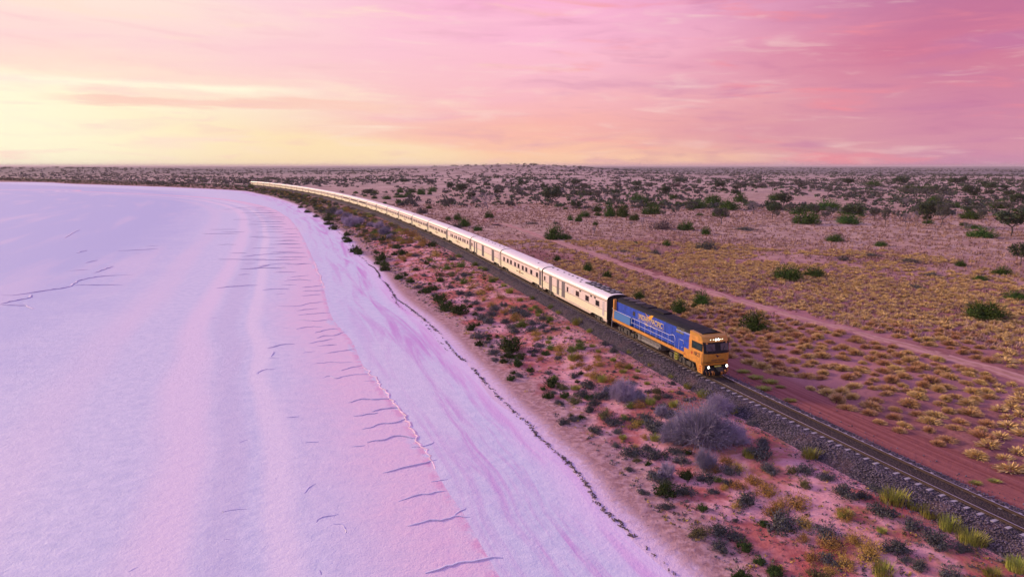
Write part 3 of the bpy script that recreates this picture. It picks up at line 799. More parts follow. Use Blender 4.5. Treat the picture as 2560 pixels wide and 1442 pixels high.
plain('letter_gold', (.85, .62, .20), .5)
plain('letter_dark', (.025, .02, .05), .5)
plain('eagle_orange', (.85, .42, .03), .5)
plain('mark_red', (.40, .03, .02), .5)
plain('step_yellow', (.62, .60, .12), .5)
plain('tail_lamp', (.35, .02, .02), .4)
plain('lamp_lit', (1, 1, 1), .3, emit=((1, .97, .90), 14.0))
plain('lamp_small', (1, .9, .7), .3, emit=((1, .85, .55), 4.0))
plain('cab_glass', (.02, .05, .065), .06, 0, spec=.8)
plain('grille_grey', (.13, .13, .10), .6)
plain('fan_black', (.02, .02, .025), .5)
plain('fan_white', (.75, .75, .8), .4)

CAR_L, CAR_S0, BODY = 24.5, 20.75, 24.0
ORD = ['first', 'second', 'third', 'fourth', 'fifth', 'sixth', 'seventh', 'eighth', 'ninth', 'tenth', 'eleventh', 'twelfth', 'thirteenth', 'fourteenth', 'fifteenth', 'sixteenth', 'seventeenth', 'eighteenth', 'nineteenth', 'twentieth']
def ordinal(i):
    if i < 20: return ORD[i]
    t_, u_ = divmod(i + 1, 10)
    base = {2: 'twenty', 3: 'thirty', 4: 'forty', 5: 'fifty', 6: 'sixty', 7: 'seventy', 8: 'eighty', 9: 'ninety'}
    if i + 1 >= 100: return str(i + 1) + 'th'
    if u_ == 0: return {2: 'twentieth', 3: 'thirtieth', 4: 'fortieth', 5: 'fiftieth', 6: 'sixtieth', 7: 'seventieth', 8: 'eightieth', 9: 'ninetieth'}[t_]
    return base[t_] + '-' + ORD[u_ - 1]

# --- shared carriage meshes (local x runs back along the train, +y is the lake side, z from rail top)
def wall_profile(side):
    pts = [(1.46, 1.0)]
    z = 1.02
    while z < 1.98:
        pts += [(1.50, z), (1.50, z + .05), (1.472, z + .062), (1.472, z + .098)]
        z += .11
    pts += [(1.50, 2.02)]
    return [(y * side, z) for y, z in pts]
def car_body():
    m = MB()
    lo = wall_profile(1)
    full = lo + [(1.495, 2.05), (1.495, 3.42), (1.47, 3.46)]
    n_lo = len(lo)
    P = full + [(-y, z) for y, z in full[::-1]]
    n = len(P)
    vs = [(0, y, z) for y, z in P] + [(BODY, y, z) for y, z in P]
    for i in range(n):
        j = (i + 1) % n
        band = (n_lo - 1 <= i <= n_lo + 1) or (n - n_lo - 3 <= i <= n - n_lo - 1)
        m.add([vs[i], vs[j], vs[j + n], vs[i + n]], [(3, 2, 1, 0)], 1 if band else 0)
    m.add([(0, -1.46, 1.0), (0, 1.46, 1.0), (0, 1.46, 3.46), (0, -1.46, 3.46)], [(0, 1, 2, 3)], 2)
    m.add([(BODY, -1.46, 1.0), (BODY, 1.46, 1.0), (BODY, 1.46, 3.46), (BODY, -1.46, 3.46)], [(3, 2, 1, 0)], 2)
    return m.mesh('body', ['steel_rib', 'steel_band', 'black_rubber'])
def car_roof():
    a = [(1.50, 3.44), (1.485, 3.58), (1.42, 3.74), (1.26, 3.89), (1.0, 4.01), (.65, 4.10), (.3, 4.14)]
    P = a + [(-y, z) for y, z in a[::-1]]
    m = MB(); m.prism_x(P, 0.0, BODY, 0, caps=False)
    for x, f in ((.0, 1), (BODY, -1)):
        m.add([(x, y, z) for y, z in P], [tuple(range(len(P)))], 1)
    me = m.mesh('roof', ['steel_roof', 'black_rubber'])
    for p in me.polygons: p.use_smooth = len(p.vertices) == 4
    return me
BODY_ME, ROOF_ME = car_body(), car_roof()
GUT_ME = MB().box(0.05, BODY - .05, 1.497, 1.512, 3.28, 3.38).box(0.05, BODY - .05, 1.4985, 1.508, 2.0, 2.045).box(0.05, BODY - .05, -1.512, -1.497, 3.28, 3.38).mesh('gutter', 'gutter')
sk = MB()
sk.prism_y([(4.6, 1.0), (5.3, .68), (18.7, .68), (19.4, 1.0)], 1.38, 1.45).prism_y([(4.6, 1.0), (5.3, .68), (18.7, .68), (19.4, 1.0)], -1.45, -1.38)
for y0, y1 in ((1.38, 1.45), (-1.45, -1.38)):
    sk.prism_y([(.02, 1.0), (.02, .70), (.9, .70), (1.4, 1.0)], y0, y1).prism_y([(BODY - 1.4, 1.0), (BODY - .9, .70), (BODY - .02, .70), (BODY - .02, 1.0)], y0, y1)
SKIRT_ME = sk.mesh('skirt', 'steel_skirt')
UNDER_ME = MB().box(5.4, 18.6, -1.2, 1.2, .5, .995).box(1.0, 23.0, -1.0, 1.0, .8, .99).mesh('underframe', 'under_dark')
def bogie_mesh():
    m = MB()
    for s in (-1, 1):
        m.prism_y([(-1.7, .52), (-1.5, .38), (-.9, .36), (-.55, .28), (.55, .28), (.9, .36), (1.5, .38), (1.7, .52), (1.5, .68), (.8, .62), (.4, .78), (-.4, .78), (-.8, .62), (-1.5, .68)], s * 1.0 - .07, s * 1.0 + .07)
        for x in (-1.25, 1.25): m.box(x - .17, x + .17, s * 1.09 - .06, s * 1.09 + .06, .36, .66)
        m.box(-.3, .3, s * 1.12 - .08, s * 1.12 + .08, .34, .84)
    m.box(-.35, .35, -1.0, 1.0, .45, .8)
    return m.mesh('bogie', 'bogie_grey')
BOGIE_ME = bogie_mesh()
WHEEL_ME = MB().cyl_y(0, .46, .68, .82, .46, 18).cyl_y(0, .46, -.82, -.68, .46, 18).cyl_y(0, .46, -.68, .68, .08, 8).mesh('wheelset', 'wheel_steel')
WIN = {}
def win_mesh(wd, ht):
    k = (wd, ht)
    if k not in WIN:
        WIN[k] = MB().box(-wd / 2, wd / 2, 0, .022, -ht / 2, ht / 2).mesh('window', 'car_glass')
    return WIN[k]
FRM = {}
def frame_mesh(wd, ht):
    k = (wd, ht)
    if k not in FRM:
        t_ = .045; m = MB()
        m.box(-wd / 2 - t_, wd / 2 + t_, 0, .03, ht / 2, ht / 2 + t_).box(-wd / 2 - t_, wd / 2 + t_, 0, .03, -ht / 2 - t_, -ht / 2)
        m.box(-wd / 2 - t_, -wd / 2, 0, .03, -ht / 2, ht / 2).box(wd / 2, wd / 2 + t_, 0, .03, -ht / 2, ht / 2)
        FRM[k] = m.mesh('window_frame', 'window_frame')
    return FRM[k]
def door_mesh(wd, z0, z1, mat='grey_door'):
    m = MB().box(-wd / 2, wd / 2, 0, .03, z0, z1)
    for k in range(int(wd / .12)):
        x = -wd / 2 + .06 + k * .12
        m.box(x, x + .05, .03, .045, z0 + .04, z1 - .04)
    return m.mesh('door', mat)
GANG_ME = MB().box(-.42, -.01, -.75, .75, 1.05, 3.5).box(-.36, -.07, -1.30, 1.30, .95, 3.82).mesh('gangway', 'black_rubber')
def emblem_mesh():
    m = MB()
    y = .004
    m.box(-2.1, -.75, y - .004, y + .006, 1.44, 1.60, 1).box(.75, 2.1, y - .004, y + .006, 1.44, 1.60, 1)
    # spread wings and body of the bird, drawn as one flat crest
    m.prism_y([(-.72, 1.50), (-.30, 1.56), (-.42, 1.86), (-.12, 1.70), (0, 1.92), (.12, 1.70), (.42, 1.86), (.30, 1.56), (.72, 1.50), (.20, 1.40), (.26, 1.22), (0, 1.30), (-.26, 1.22), (-.20, 1.40)], y - .004, y + .008, 0)
    return m.mesh('emblem', ['emblem_brown', 'emblem_dark'])
EMB_ME = emblem_mesh()
VENT_ME = MB().box(-.16, .16, -.12, .12, 0, .08).mesh('roof_vent', 'under_dark')
ANT_ME = MB().tube([(0, 0, 0), (.0, .0, .22), (.25, 0, .26)], .02, 4).mesh('antenna', 'under_dark')
DOOR_ME = door_mesh(.85, 1.06, 3.28)
PDOOR_ME = door_mesh(.5, 1.35, 3.2, 'pale_panel')
CDOOR_ME = door_mesh(1.25, 1.05, 3.36)
BDOOR_ME = door_mesh(1.7, 1.04, 3.30)

def put(name, me, parent, x=0, y=0, z=0, rz=0):
    return link(name, me, parent, (x, y, z), rz)
def add_window(root, x, wd, ht, zc, frame=True, y=1.5):
    wv_ = put('window', win_mesh(wd, ht), root, x, y, zc)
    if frame: put('window_frame', frame_mesh(wd, ht), wv_, 0, 0, 0)

def place_on_track(o, s0, s1):
    a = np.array(track(s0)).ravel(); b_ = np.array(track(s1)).ravel()
    t_ = b_ - a
    o.location = (float(a[0]), float(a[1]), RAIL_Z)
    o.rotation_euler = (0, 0, math.atan2(t_[1], t_[0]))

def carriage_base(k):
    root = bpy.data.objects.new('carriage', None); COL.objects.link(root)
    put('body', BODY_ME, root); r = put('roof', ROOF_ME, root); put('gutter', GUT_ME, root); put('skirt', SKIRT_ME, root)
    put('underframe', UNDER_ME, root)
    for x in (2.9, 21.1):
        bg = put('bogie', BOGIE_ME, root, x)
        for dx in (-1.25, 1.25): put('wheelset', WHEEL_ME, bg, dx)
    if k < 27: put('gangway', GANG_ME, root, BODY + .44)
    return root, r

# layouts measured along the lake side from the front of each carriage
def car_one(root, roof):
    for x, wd in ((2.85, 1.1), (6.2, 1.1), (9.6, 1.1)): add_window(root, x, wd, .66, 2.56)
    for x in (11.25, 11.85): put('window', MB().box(-.24, .24, 0, .022, 2.25, 2.9).mesh('window', 'pale_panel'), root, x, 1.5)
    put('door', PDOOR_ME, root, 1.05, 1.5)
    add_window(root, 13.3, .5, .66, 2.52)
    for x in (15.0, 17.2): put('door', CDOOR_ME if x < 16 else DOOR_ME, root, x, 1.5)
    put('door', CDOOR_ME, root, 20.4, 1.5)
    add_window(root, 23.05, .55, .6, 2.56)
    for x in (3.7, 4.9, 8.6):
        put('wall_vent', MB().box(-.26, .26, 0, .03, 3.02, 3.24).mesh('wall_vent', 'under_dark'), root, x, 1.497)
    fan = MB()
    for q in range(3):
        x0 = .8 + q * 3.0
        fan.box(x0, x0 + 2.5, -1.0, .55, 4.0, 4.20, 0)
        for fx in (x0 + .65, x0 + 1.85):
            for fy in (-.6, .15):
                f1 = MB(); f1.cyl_z(fx, fy, 4.20, 4.235, .33, 14); fan.add(f1.v, f1.f, 1)
                for a in range(4):
                    c_, s_ = math.cos(a * math.pi / 4), math.sin(a * math.pi / 4)
                    fan.add([(fx + .30 * c_ - .03 * s_, fy + .30 * s_ + .03 * c_, 4.24), (fx - .30 * c_ - .03 * s_, fy - .30 * s_ + .03 * c_, 4.24), (fx - .30 * c_ + .03 * s_, fy - .30 * s_ - .03 * c_, 4.24), (fx + .30 * c_ + .03 * s_, fy + .30 * s_ - .03 * c_, 4.24)], [(0, 1, 2, 3)], 2)
        o = fan.build('roof_fan_unit', ['under_dark', 'fan_black', 'fan_white'], root); fan = MB()
    for x in (10.4, 11.4, 13.0, 14.8, 16.2, 18.2, 21.0, 23.0): put('roof_vent', VENT_ME, root, x, .12 if x not in (10.4, 12.) else .7, 4.12 if x != 10.4 else 4.05)
def car_two(root, roof):
    for x in (2.3, 5.3, 8.0, 10.0, 12.5, 14.6, 17.2, 19.3, 21.8): add_window(root, x, 1.0, .72, 2.52)
    put('door', DOOR_ME, root, .75, 1.5)
    put('emblem', EMB_ME, root, 11.8, 1.503)
    put('roof_hatch', MB().box(-.9, .9, -.9, .1, 4.02, 4.17).mesh('roof_hatch', 'steel_roof'), root, 2.2)
    for x in (1.4, 1.9): put('roof_vent', MB().box(-.07, .07, 0, .05, 3.5, 3.75).mesh('roof_vent', 'under_dark'), root, x, 1.45)
    put('roof_vent', VENT_ME, root, 4.5, .5, 4.08)
def car_three(root, roof):
    put('door', BDOOR_ME, root, 5.4, 1.5); put('door', PDOOR_ME, root, .9, 1.5)
    put('door', BDOOR_ME, root, 13.4, 1.5)
    for x in (18.8, 20.8): put('door', DOOR_ME, root, x, 1.5)
    add_window(root, 23.1, .75, .6, 2.45)
    for x in (2.0, 5.0, 8.5, 10.5, 13.5, 16.0, 19.0): put('roof_vent', VENT_ME, root, x, .15, 4.12)
def car_sleeper(root, roof, k):
    for x in ((2.75, 5.3, 7.15, 9.65, 11.35, 13.75, 15.55, 18.1, 19.85) if k == 3 else (1.6, 3.1, 5.2, 6.7, 8.9, 10.4, 12.5, 14.0, 16.2, 17.7, 19.6, 21.1)):
        add_window(root, x, .95 if k == 3 else .85, .68, 2.5, frame=k < 6)
    if k != 3: add_window(root, 22.6, .5, .6, 2.5, frame=False)
    put('emblem', EMB_ME, root, 12.6, 1.503)
    put('door', DOOR_ME, root, .6, 1.5)
    put('antenna', ANT_ME, root, 1.0, .5, 4.08)
def car_lounge(root, roof, k):
    m = MB().box(2.6, 21.4, 0, .022, 2.2, 2.92)
    put('window', m.mesh('window', 'car_glass'), root, 0, 1.5)
    for x in np.arange(4.3, 21, 1.9): put('window_post', MB().box(-.09, .09, 0, .035, 2.2, 2.92).mesh('window_post', 'steel_band'), root, float(x), 1.5)
    put('emblem', EMB_ME, root, 12.6, 1.503); put('door', DOOR_ME, root, .7, 1.5)
for k in range(28):
    root, roof = carriage_base(k)
    if k == 0: car_one(root, roof); lab = 'first carriage behind the locomotive, cream and steel, dark fans on its roof'
    elif k == 1: car_two(root, roof); lab = 'second carriage behind the locomotive, nine square windows and a brown crest below'
    elif k == 2: car_three(root, roof); lab = 'third carriage behind the locomotive, a luggage van with wide grey sliding doors'
    elif 10 <= k <= 12: car_lounge(root, roof, k); lab = ordinal(k) + ' carriage behind the locomotive, with one long dark strip of windows'
    else:
        car_sleeper(root, roof, k)
        lab = ordinal(k) + ' carriage behind the locomotive, cream steel with a row of small dark windows'
    if k == 27: lab = 'last and farthest cream carriage at the tail of the curving train'
    tag(root, lab, 'train carriage', 'carriages of the train')
    place_on_track(root, CAR_S0 + k * CAR_L + .15, CAR_S0 + k * CAR_L + .15 + BODY)

# --- locomotive (local x = 0 at the nose, back along the train; +y lake side)
loco = bpy.data.objects.new('locomotive', None); COL.objects.link(loco)
def sym(half):
    return half + [(-y, z) for y, z in half[::-1]]
MB().prism_x(sym([(1.10, 1.60), (1.10, 3.70), (1.09, 3.80)]), 5.02, 19.0).build('hood', 'loco_blue', loco)
rf_ = MB().prism_x(sym([(1.13, 3.70), (1.08, 3.86), (.84, 4.06), (.45, 4.16)]), 5.0, 19.05).build('hood_roof', 'loco_roof', loco)
for x in (15.0, 16.6, 18.0): MB().cyl_z(x, 0, 4.14, 4.24, .62, 18).build('roof_fan', 'fan_black', rf_)
MB().box(9.0, 11.6, -.5, .5, 4.15, 4.30).build('exhaust_silencer', 'loco_roof', rf_)
MB().box(12.3, 13.9, -.62, .62, 4.15, 4.24).build('roof_hatch', 'loco_roof', rf_)
for s in (-1, 1):
    y0, y1 = (1.10, 1.44) if s > 0 else (-1.44, -1.10)
    MB().box(14.85, 18.98, y0, y1, 1.63, 2.52).build('equipment_box', 'loco_light_blue', loco)
    MB().box(19.0, 19.28, y0 if s > 0 else y0 - .0, y1, 1.62, 3.95).build('rear_post', 'loco_orange', loco)
MB().box(19.02, 19.22, -1.09, 1.09, 1.62, 3.78).build('rear_wall', 'black_rubber', loco)
sill = MB()
for s in (-1, 1):
    y0, y1 = (1.40, 1.47) if s > 0 else (-1.47, -1.40)
    sill.box(3.32, 19.3, y0, y1, 1.30, 1.60)
sill.box(19.24, 19.32, -1.40, 1.40, 1.25, 1.60)
sill.build('sill', 'loco_orange', loco)
MB().box(.6, 19.22, -1.39, 1.39, 1.18, 1.585).build('underframe', 'under_dark', loco)
# full-width section behind the cab
MB().prism_x(sym([(1.42, 1.62), (1.42, 3.52), (1.36, 3.70)]), 2.50, 5.0).build('equipment_section', 'loco_blue', loco)
MB().prism_x(sym([(1.40, 3.66), (1.28, 3.88), (.90, 4.09), (.45, 4.17)]), 2.50, 4.985).build('section_roof', 'loco_roof', loco)
gr = MB()
gr.add([(3.55, 1.424, 3.40), (5.3, 1.424, 3.40), (5.3, 1.33, 3.70), (3.55, 1.33, 3.70)], [(3, 2, 1, 0)], 0)
g1 = MB().prism_x([(1.425, 3.30), (1.445, 3.30), (1.32, 3.84), (1.28, 3.84)], 3.50, 4.99).build('intake_grille', 'fan_black', loco)
for x0 in (3.62, 4.32): MB().prism_x([(1.44, 3.36), (1.455, 3.36), (1.355, 3.76), (1.335, 3.76)], x0, x0 + .56).build('grille_pane', 'grille_grey', g1)
dr = MB().box(3.5, 4.25, 1.42, 1.435, 1.66, 2.9).build('door', 'loco_blue', loco)
MB().tube([(4.28, 1.46, 1.62), (4.28, 1.46, 2.72), (3.45, 1.46, 2.72), (3.45, 1.46, 2.4)], .022, 5).build('door_rail', 'rail_white', dr)
MB().cyl_y(3.7, 2.0, 1.435, 1.46, .05, 8).build('handle', 'rail_white', dr)
# cab: four slices across its width, front corners raked back
def cab_slices(profile, setback, ys, mi=0):
    m = MB(); n = len(profile); vs = []
    for y, sb in zip(ys, setback):
        vs += [(x + (sb if x < .75 else 0), y, z) for x, z in profile]
    fs = []
    for k in range(len(ys) - 1):
        for i in range(n):
            j = (i + 1) % n
            fs.append((k * n + i, k * n + j, (k + 1) * n + j, (k + 1) * n + i))
    fs += [tuple(range(n)), tuple(range((len(ys) - 1) * n, len(ys) * n))[::-1]]
    m.add(vs, fs, mi); return m
YS, SB = [-1.46, -1.15, -.55, .55, 1.15, 1.46], [.34, .10, .02, .02, .10, .34]
cab = cab_slices([(2.48, 1.12), (-.18, 1.12), (-.32, 1.60), (-.32, 2.36), (-.08, 3.32), (-.02, 3.40), (2.48, 3.40)], SB, YS).build('cab', 'loco_orange', loco)
brow = cab_slices([(2.46, 3.40), (-.10, 3.40), (.22, 3.86), (.70, 4.02), (2.46, 4.05)], [.30, .08, .0, .0, .08, .30], [-1.40, -1.05, -.5, .5, 1.05, 1.40]).build('cab_brow', 'loco_yellow', loco)
MB().prism_x(sym([(1.41, 3.42), (1.40, 3.72), (1.22, 3.96), (.9, 4.08), (.45, 4.12)]), .95, 2.49).build('cab_side_cladding', 'loco_orange', cab)
MB().prism_x(sym([(1.16, 4.0), (.9, 4.10), (.45, 4.15)]), .75, 2.495).build('cab_roof', 'loco_roof', loco)
MB().cyl_x(-.5, 4.2, .9, 1.7, .09, 8).build('horn', 'loco_roof', loco)
MB().box(2.48, 3.32, 1.425, 1.46, 1.12, 2.10).box(2.48, 3.32, -1.46, -1.425, 1.12, 2.10).build('cab_side_panel', 'loco_orange', loco)
# nose plate in the deeper yellow, windscreen band, panes
def front_pt(y, z, out=0.012):
    sb = float(np.interp(abs(y), [0, .55, 1.15, 1.46], [.02, .02, .10, .34]))
    x = float(np.interp(z, [1.12, 1.6, 2.36, 3.32, 3.40], [-.18, -.32, -.32, -.08, -.02]))
    return (x + sb - out, y, z)
def front_patch(y0, y1, z0, z1, out, name, mat, parent, ny=6, th=.02):
    m = MB(); ys = np.linspace(y0, y1, ny); zs = [z0, z1] if not (z0 < 1.6 < z1) else [z0, 1.6, z1]
    zs = sorted(set(zs + [z for z in (2.36,) if z0 < z < z1]))
    vs = [front_pt(y, z, out) for z in zs for y in ys] + [front_pt(y, z, out - th) for z in zs for y in ys]
    n = len(ys); K = len(zs) * n; fs = []
    for r in range(len(zs) - 1):
        for c in range(n - 1):
            a = r * n + c
            fs += [(a, a + 1, a + n + 1, a + n), (K + a, K + a + n, K + a + n + 1, K + a + 1)]
    for c in range(n - 1):
        fs += [(c, K + c, K + c + 1, c + 1)]; t_ = (len(zs) - 1) * n + c; fs += [(t_, t_ + 1, K + t_ + 1, K + t_)]
    m.add(vs, fs); return m.build(name, mat, parent)
front_patch(-1.40, 1.40, 1.30, 2.28, .015, 'nose_plate', 'loco_yellow', cab, 14)
front_patch(-1.40, 1.40, 2.30, 3.36, .02, 'windscreen_surround', 'black_rubber', cab, 14)
ws1 = front_patch(.30, 1.22, 2.58, 3.22, .045, 'windscreen', 'cab_glass', cab)
ws2 = front_patch(-1.22, -.30, 2.58, 3.22, .045, 'windscreen', 'cab_glass', cab)
MB().tube([front_pt(.5, 2.55, .07), front_pt(.8, 3.0, .07)], .015, 4).build('wiper', 'under_dark', ws1)
MB().tube([front_pt(-.5, 2.55, .07), front_pt(-.8, 3.0, .07)], .015, 4).build('wiper', 'under_dark', ws2)
front_patch(-1.38, 1.38, 1.42, 1.47, .03, 'nose_seam', 'letter_dark', cab, 14)
for s in (-1, 1):
    y0, y1 = (1.46, 1.475) if s > 0 else (-1.475, -1.46)
    sw = MB().box(.14, 1.98, y0, y1, 2.46, 3.20).build('side_window_band', 'black_rubber', cab)
    MB().box(.25, .95, y0 + (.012 if s > 0 else -.012), y1 + (.012 if s > 0 else -.012), 2.55, 3.12).build('pane', 'cab_glass', sw)
    MB().box(1.05, 1.75, y0 + (.012 if s > 0 else -.012), y1 + (.012 if s > 0 else -.012), 2.55, 3.12).build('pane', 'cab_glass', sw)
    MB().box(.12, .17, y0, y1 + s * .004, 1.2, 2.3).build('door_gap', 'letter_dark', cab)
# lights
for y, big in ((-.62, 0), (-.42, 0), (-.14, 1), (.14, 1), (.42, 0), (.72, 0)):
    x = .06 + .06 * abs(y); z = 3.62
    hl = MB().cyl_x(y, z, x - .10, x + .2, .11 if big else .06, 14).build('headlight', 'under_dark', brow)
    MB().cyl_x(y, z, x - .115, x - .10, .085 if big else .04, 14).build('lamp_glass', 'lamp_lit' if big else 'lamp_small', hl)
for y in (-1.02, 1.02):
    hl = MB().cyl_x(y, 1.02, -.36, .1, .15, 16).build('ditch_light', 'under_dark', loco)
    MB().cyl_x(y, 1.02, -.375, -.36, .10, 16).build('lamp_glass', 'lamp_lit', hl)
# pilot with diagonal stripes, coupler, steps
pil = cab_slices([(.5, .20), (-.42, .16), (-.50, .45), (-.25, .92), (.5, .92)], [.45, .16, .02, .02, .16, .45], [-1.36, -1.05, -.5, .5, 1.05, 1.36]).build('pilot', 'black_rubber', loco)
for y in (-1.1, -.62, .36, .84):
    def pp(yy, z):
        sb = float(np.interp(abs(yy), [.5, 1.05, 1.36], [.02, .16, .45])); x = float(np.interp(z, [.16, .45, .92], [-.42, -.50, -.25]))
        return (x + sb - .012, yy, z)
    MB().add([pp(y, .2), pp(y + .26, .2), pp(y + .30, .45), pp(y + .04, .45)], [(0, 1, 2, 3)]).add([pp(y + .04, .45), pp(y + .30, .45), pp(y + .36, .62), pp(y + .10, .62)], [(0, 1, 2, 3)]).build('stripe', 'loco_orange', pil)
MB().box(-.75, -.2, -.16, .16, .72, 1.0).box(-.92, -.75, -.22, .22, .70, 1.02).build('coupler', 'bogie_grey', loco)
MB().box(-.45, -.30, -.35, .35, 1.02, 1.12).build('coupler_lamp_bar', 'step_yellow', loco)
for s in (-1, 1):
    y0, y1 = (1.18, 1.46) if s > 0 else (-1.46, -1.18)
    st_ = MB().prism_y([(.02, 1.12), (-.02, .32), (.75, .32), (1.15, 1.12)], y0, y1).build('corner_step_panel', 'loco_orange', loco)
    for z in (.5, .72, .94): MB().box(.18, .5, y1 if s > 0 else y0 - .012, (y1 + .012) if s > 0 else y0, z, z + .09).build('step_hole', 'mark_red', st_)
    MB().tube([(19.4, s * 1.5, .45), (19.35, s * 1.5, 1.5), (19.5, s * 1.3, 2.6), (20.0, s * 1.2, 2.7)], .025, 5).build('rear_handrail', 'rail_white', loco)
    for z in (.45, .75, 1.05): MB().box(4.55, 4.95, s * 1.36 - .1, s * 1.36 + .1, z, z + .03).build('step', 'step_yellow', loco)  # lamplight on the steps is put into their yellow colour
    MB().box(4.53, 4.56, s * 1.36 - .1, s * 1.36 + .1, .45, 1.2).box(4.94, 4.97, s * 1.36 - .1, s * 1.36 + .1, .45, 1.2).build('step_side', 'step_yellow', loco)
    # walkway handrail
    hr = MB()
    y = s * 1.44
    hr.tube([(5.1, y, 1.62), (5.06, y, 2.55), (5.2, y, 2.80), (5.6, y, 2.84), (6.2, y, 2.66), (14.2, y, 2.66), (14.5, y, 2.5), (14.5, y, 1.95)], .024, 5)
    hr.tube([(5.3, y, 2.12), (14.5, y, 2.12)], .018, 4)
    for x in np.linspace(6.4, 13.8, 7): hr.tube([(x, y, 1.6), (x, y, 2.66)], .018, 4)
    hr.build('handrail', 'rail_white', loco)
    MB().tube([(14.7, y, 2.6), (14.9, s * 1.46, 2.66), (19.0, s * 1.46, 2.66), (19.3, s * 1.46, 2.5)], .022, 5).build('handrail', 'rail_white', loco)
    MB().box(14.25, 14.85, *((1.10, 1.115) if s > 0 else (-1.115, -1.10)), 2.85, 3.35).build('hood_window', 'fan_black', loco)
for x in np.arange(6.2, 13.4, 1.35): MB().box(x, x + .03, 1.10, 1.112, 1.65, 3.5).build('panel_seam', 'letter_dark', loco)
# fuel tank and bogies
MB().prism_x(sym([(1.0, .42), (1.32, .62), (1.36, 1.16)]), 8.0, 12.2).build('fuel_tank', 'loco_grey', loco)
MB().cyl_x(1.28, .62, 8.2, 12.0, .20, 14).build('air_tank', 'loco_grey', loco)
MB().box(12.35, 13.0, -1.35, 1.35, .45, 1.17).build('battery_box', 'loco_grey', loco)
for xc in (4.2, 16.0):
    m = MB()
    for s in (-1, 1):
        m.prism_y([(-2.35, .62), (-2.2, .40), (-1.2, .34), (1.2, .34), (2.2, .40), (2.35, .62), (2.1, .82), (1.1, .70), (.6, .92), (-.6, .92), (-1.1, .70), (-2.1, .82)], s * 1.08 - .08, s * 1.08 + .08)
        for x in (-1.75, 0, 1.75):
            m.box(x - .2, x + .2, s * 1.18 - .07, s * 1.18 + .07, .34, .80)
            m.cyl_y(x, .5, s * 1.22 - .06, s * 1.22 + .06, .16, 10)
        for x in (-.9, .9): m.tube([(x, s * 1.2, .5), (x + .25, s * 1.24, .95)], .07, 6); m.tube([(x, s * 1.25, 1.1), (x + .1, s * 1.25, .3)], .04, 5)
    bg = m.build('bogie', 'bogie_grey', loco, (xc, 0, 0))
    for x in (-1.75, 0, 1.75): put('wheelset', WHEEL_ME, bg, x)
# lettering
def text_mesh(txt, size, mat, depth=.004, spacing=1.0):
    cu = bpy.data.curves.new('lettering', 'FONT'); cu.body = txt; cu.size = size; cu.extrude = depth; cu.align_x = 'CENTER'; cu.align_y = 'CENTER'; cu.space_character = spacing
    ob = bpy.data.objects.new('tmp', cu); COL.objects.link(ob)
    dg = bpy.context.evaluated_depsgraph_get(); dg.update()
    me = bpy.data.meshes.new_from_object(ob.evaluated_get(dg))
    bpy.data.objects.remove(ob); me.name = 'lettering'
    me.materials.clear(); me.materials.append(MATS[mat])
    return me
def on_side(me, x, y, z, name='lettering', parent=loco):
    o = link(name, me, parent, (x, y, z)); o.rotation_euler = (R(90), 0, R(180)); return o
t1 = text_mesh('INDIAN PACIFIC', .66, 'letter_gold', .008, 1.0)
o = on_side(t1, 10.75, 1.122, 3.06); o.scale = (1.08, 1.15, 1)
fr = MB()
bx0, bx1, bz0, bz1 = 7.95, 13.55, 2.72, 3.36
for a in ((bx0, bx1, bz0, bz0 + .025), (bx0, bx1, bz1 - .025, bz1)): fr.box(a[0], a[1], 1.113, 1.118, a[2], a[3])
fr.box(bx0, bx0 + .03, 1.113, 1.118, bz0 + .026, bz1 - .026).box(bx1 - .03, bx1, 1.113, 1.118, bz0 + .026, bz1 - .026)
fr.build('lettering_border', 'letter_gold', loco)
# flourish below and the flying bird above
MB().tube([(11.8, 1.12, 2.62), (11.1, 1.12, 2.48), (10.5, 1.12, 2.56), (9.9, 1.12, 2.44), (9.2, 1.12, 2.52)], .03, 4).tube([(12.1, 1.12, 2.58), (11.7, 1.12, 2.42), (11.3, 1.12, 2.36)], .035, 4).build('flourish', 'letter_gold', loco)
def bird(parent, mat, fn):
    wing = [(.0, .0), (.25, .10), (.10, .42), (-.45, .66), (-.95, .70), (-.70, .55), (-.80, .45), (-.55, .38), (-.62, .28), (-.35, .16), (-.30, -.02), (-.10, -.16), (.12, -.10)]
    w2 = [(.22, .06), (.62, .32), (1.05, .72), (.60, .42), (.18, .16)]
    m = MB()
    for p in (wing, w2): m.add([fn(a, b_) for a, b_ in p], [tuple(range(len(p)))])
    return m.build('bird_emblem', mat, parent)
bird(loco, 'eagle_orange', lambda a, b_: (10.95 + a * 1.0, 1.13, 3.26 + b_ * .78))
on_side(text_mesh('NR27', .46, 'letter_dark', .004), 1.02, 1.470, 1.98).scale = (1, 1.25, 1)
MB().box(1.78, 2.0, 1.46, 1.468, 1.78, 2.08).build('red_mark', 'mark_red', loco)
tf = text_mesh('INDIAN PACIFIC', .20, 'letter_dark', .003)
of = link('lettering', tf, loco, (-.327, 0, 1.66)); of.rotation_euler = (R(90), 0, R(-90)); of.scale = (1.0, 1.2, 1)
bird(loco, 'letter_dark', lambda a, b_: (-.326, -a * .34 + .0, 1.98 + b_ * .30))
for z in (1.42,):
    for x in (3.0, 5.4): MB().box(x, x + .3, 1.47, 1.478, z, z + .09).build('sill_mark', 'mark_red', loco)
tag(loco, 'blue and orange diesel locomotive with lit headlights at the head of the train', 'locomotive')
place_on_track(loco, 0.0, 19.3)

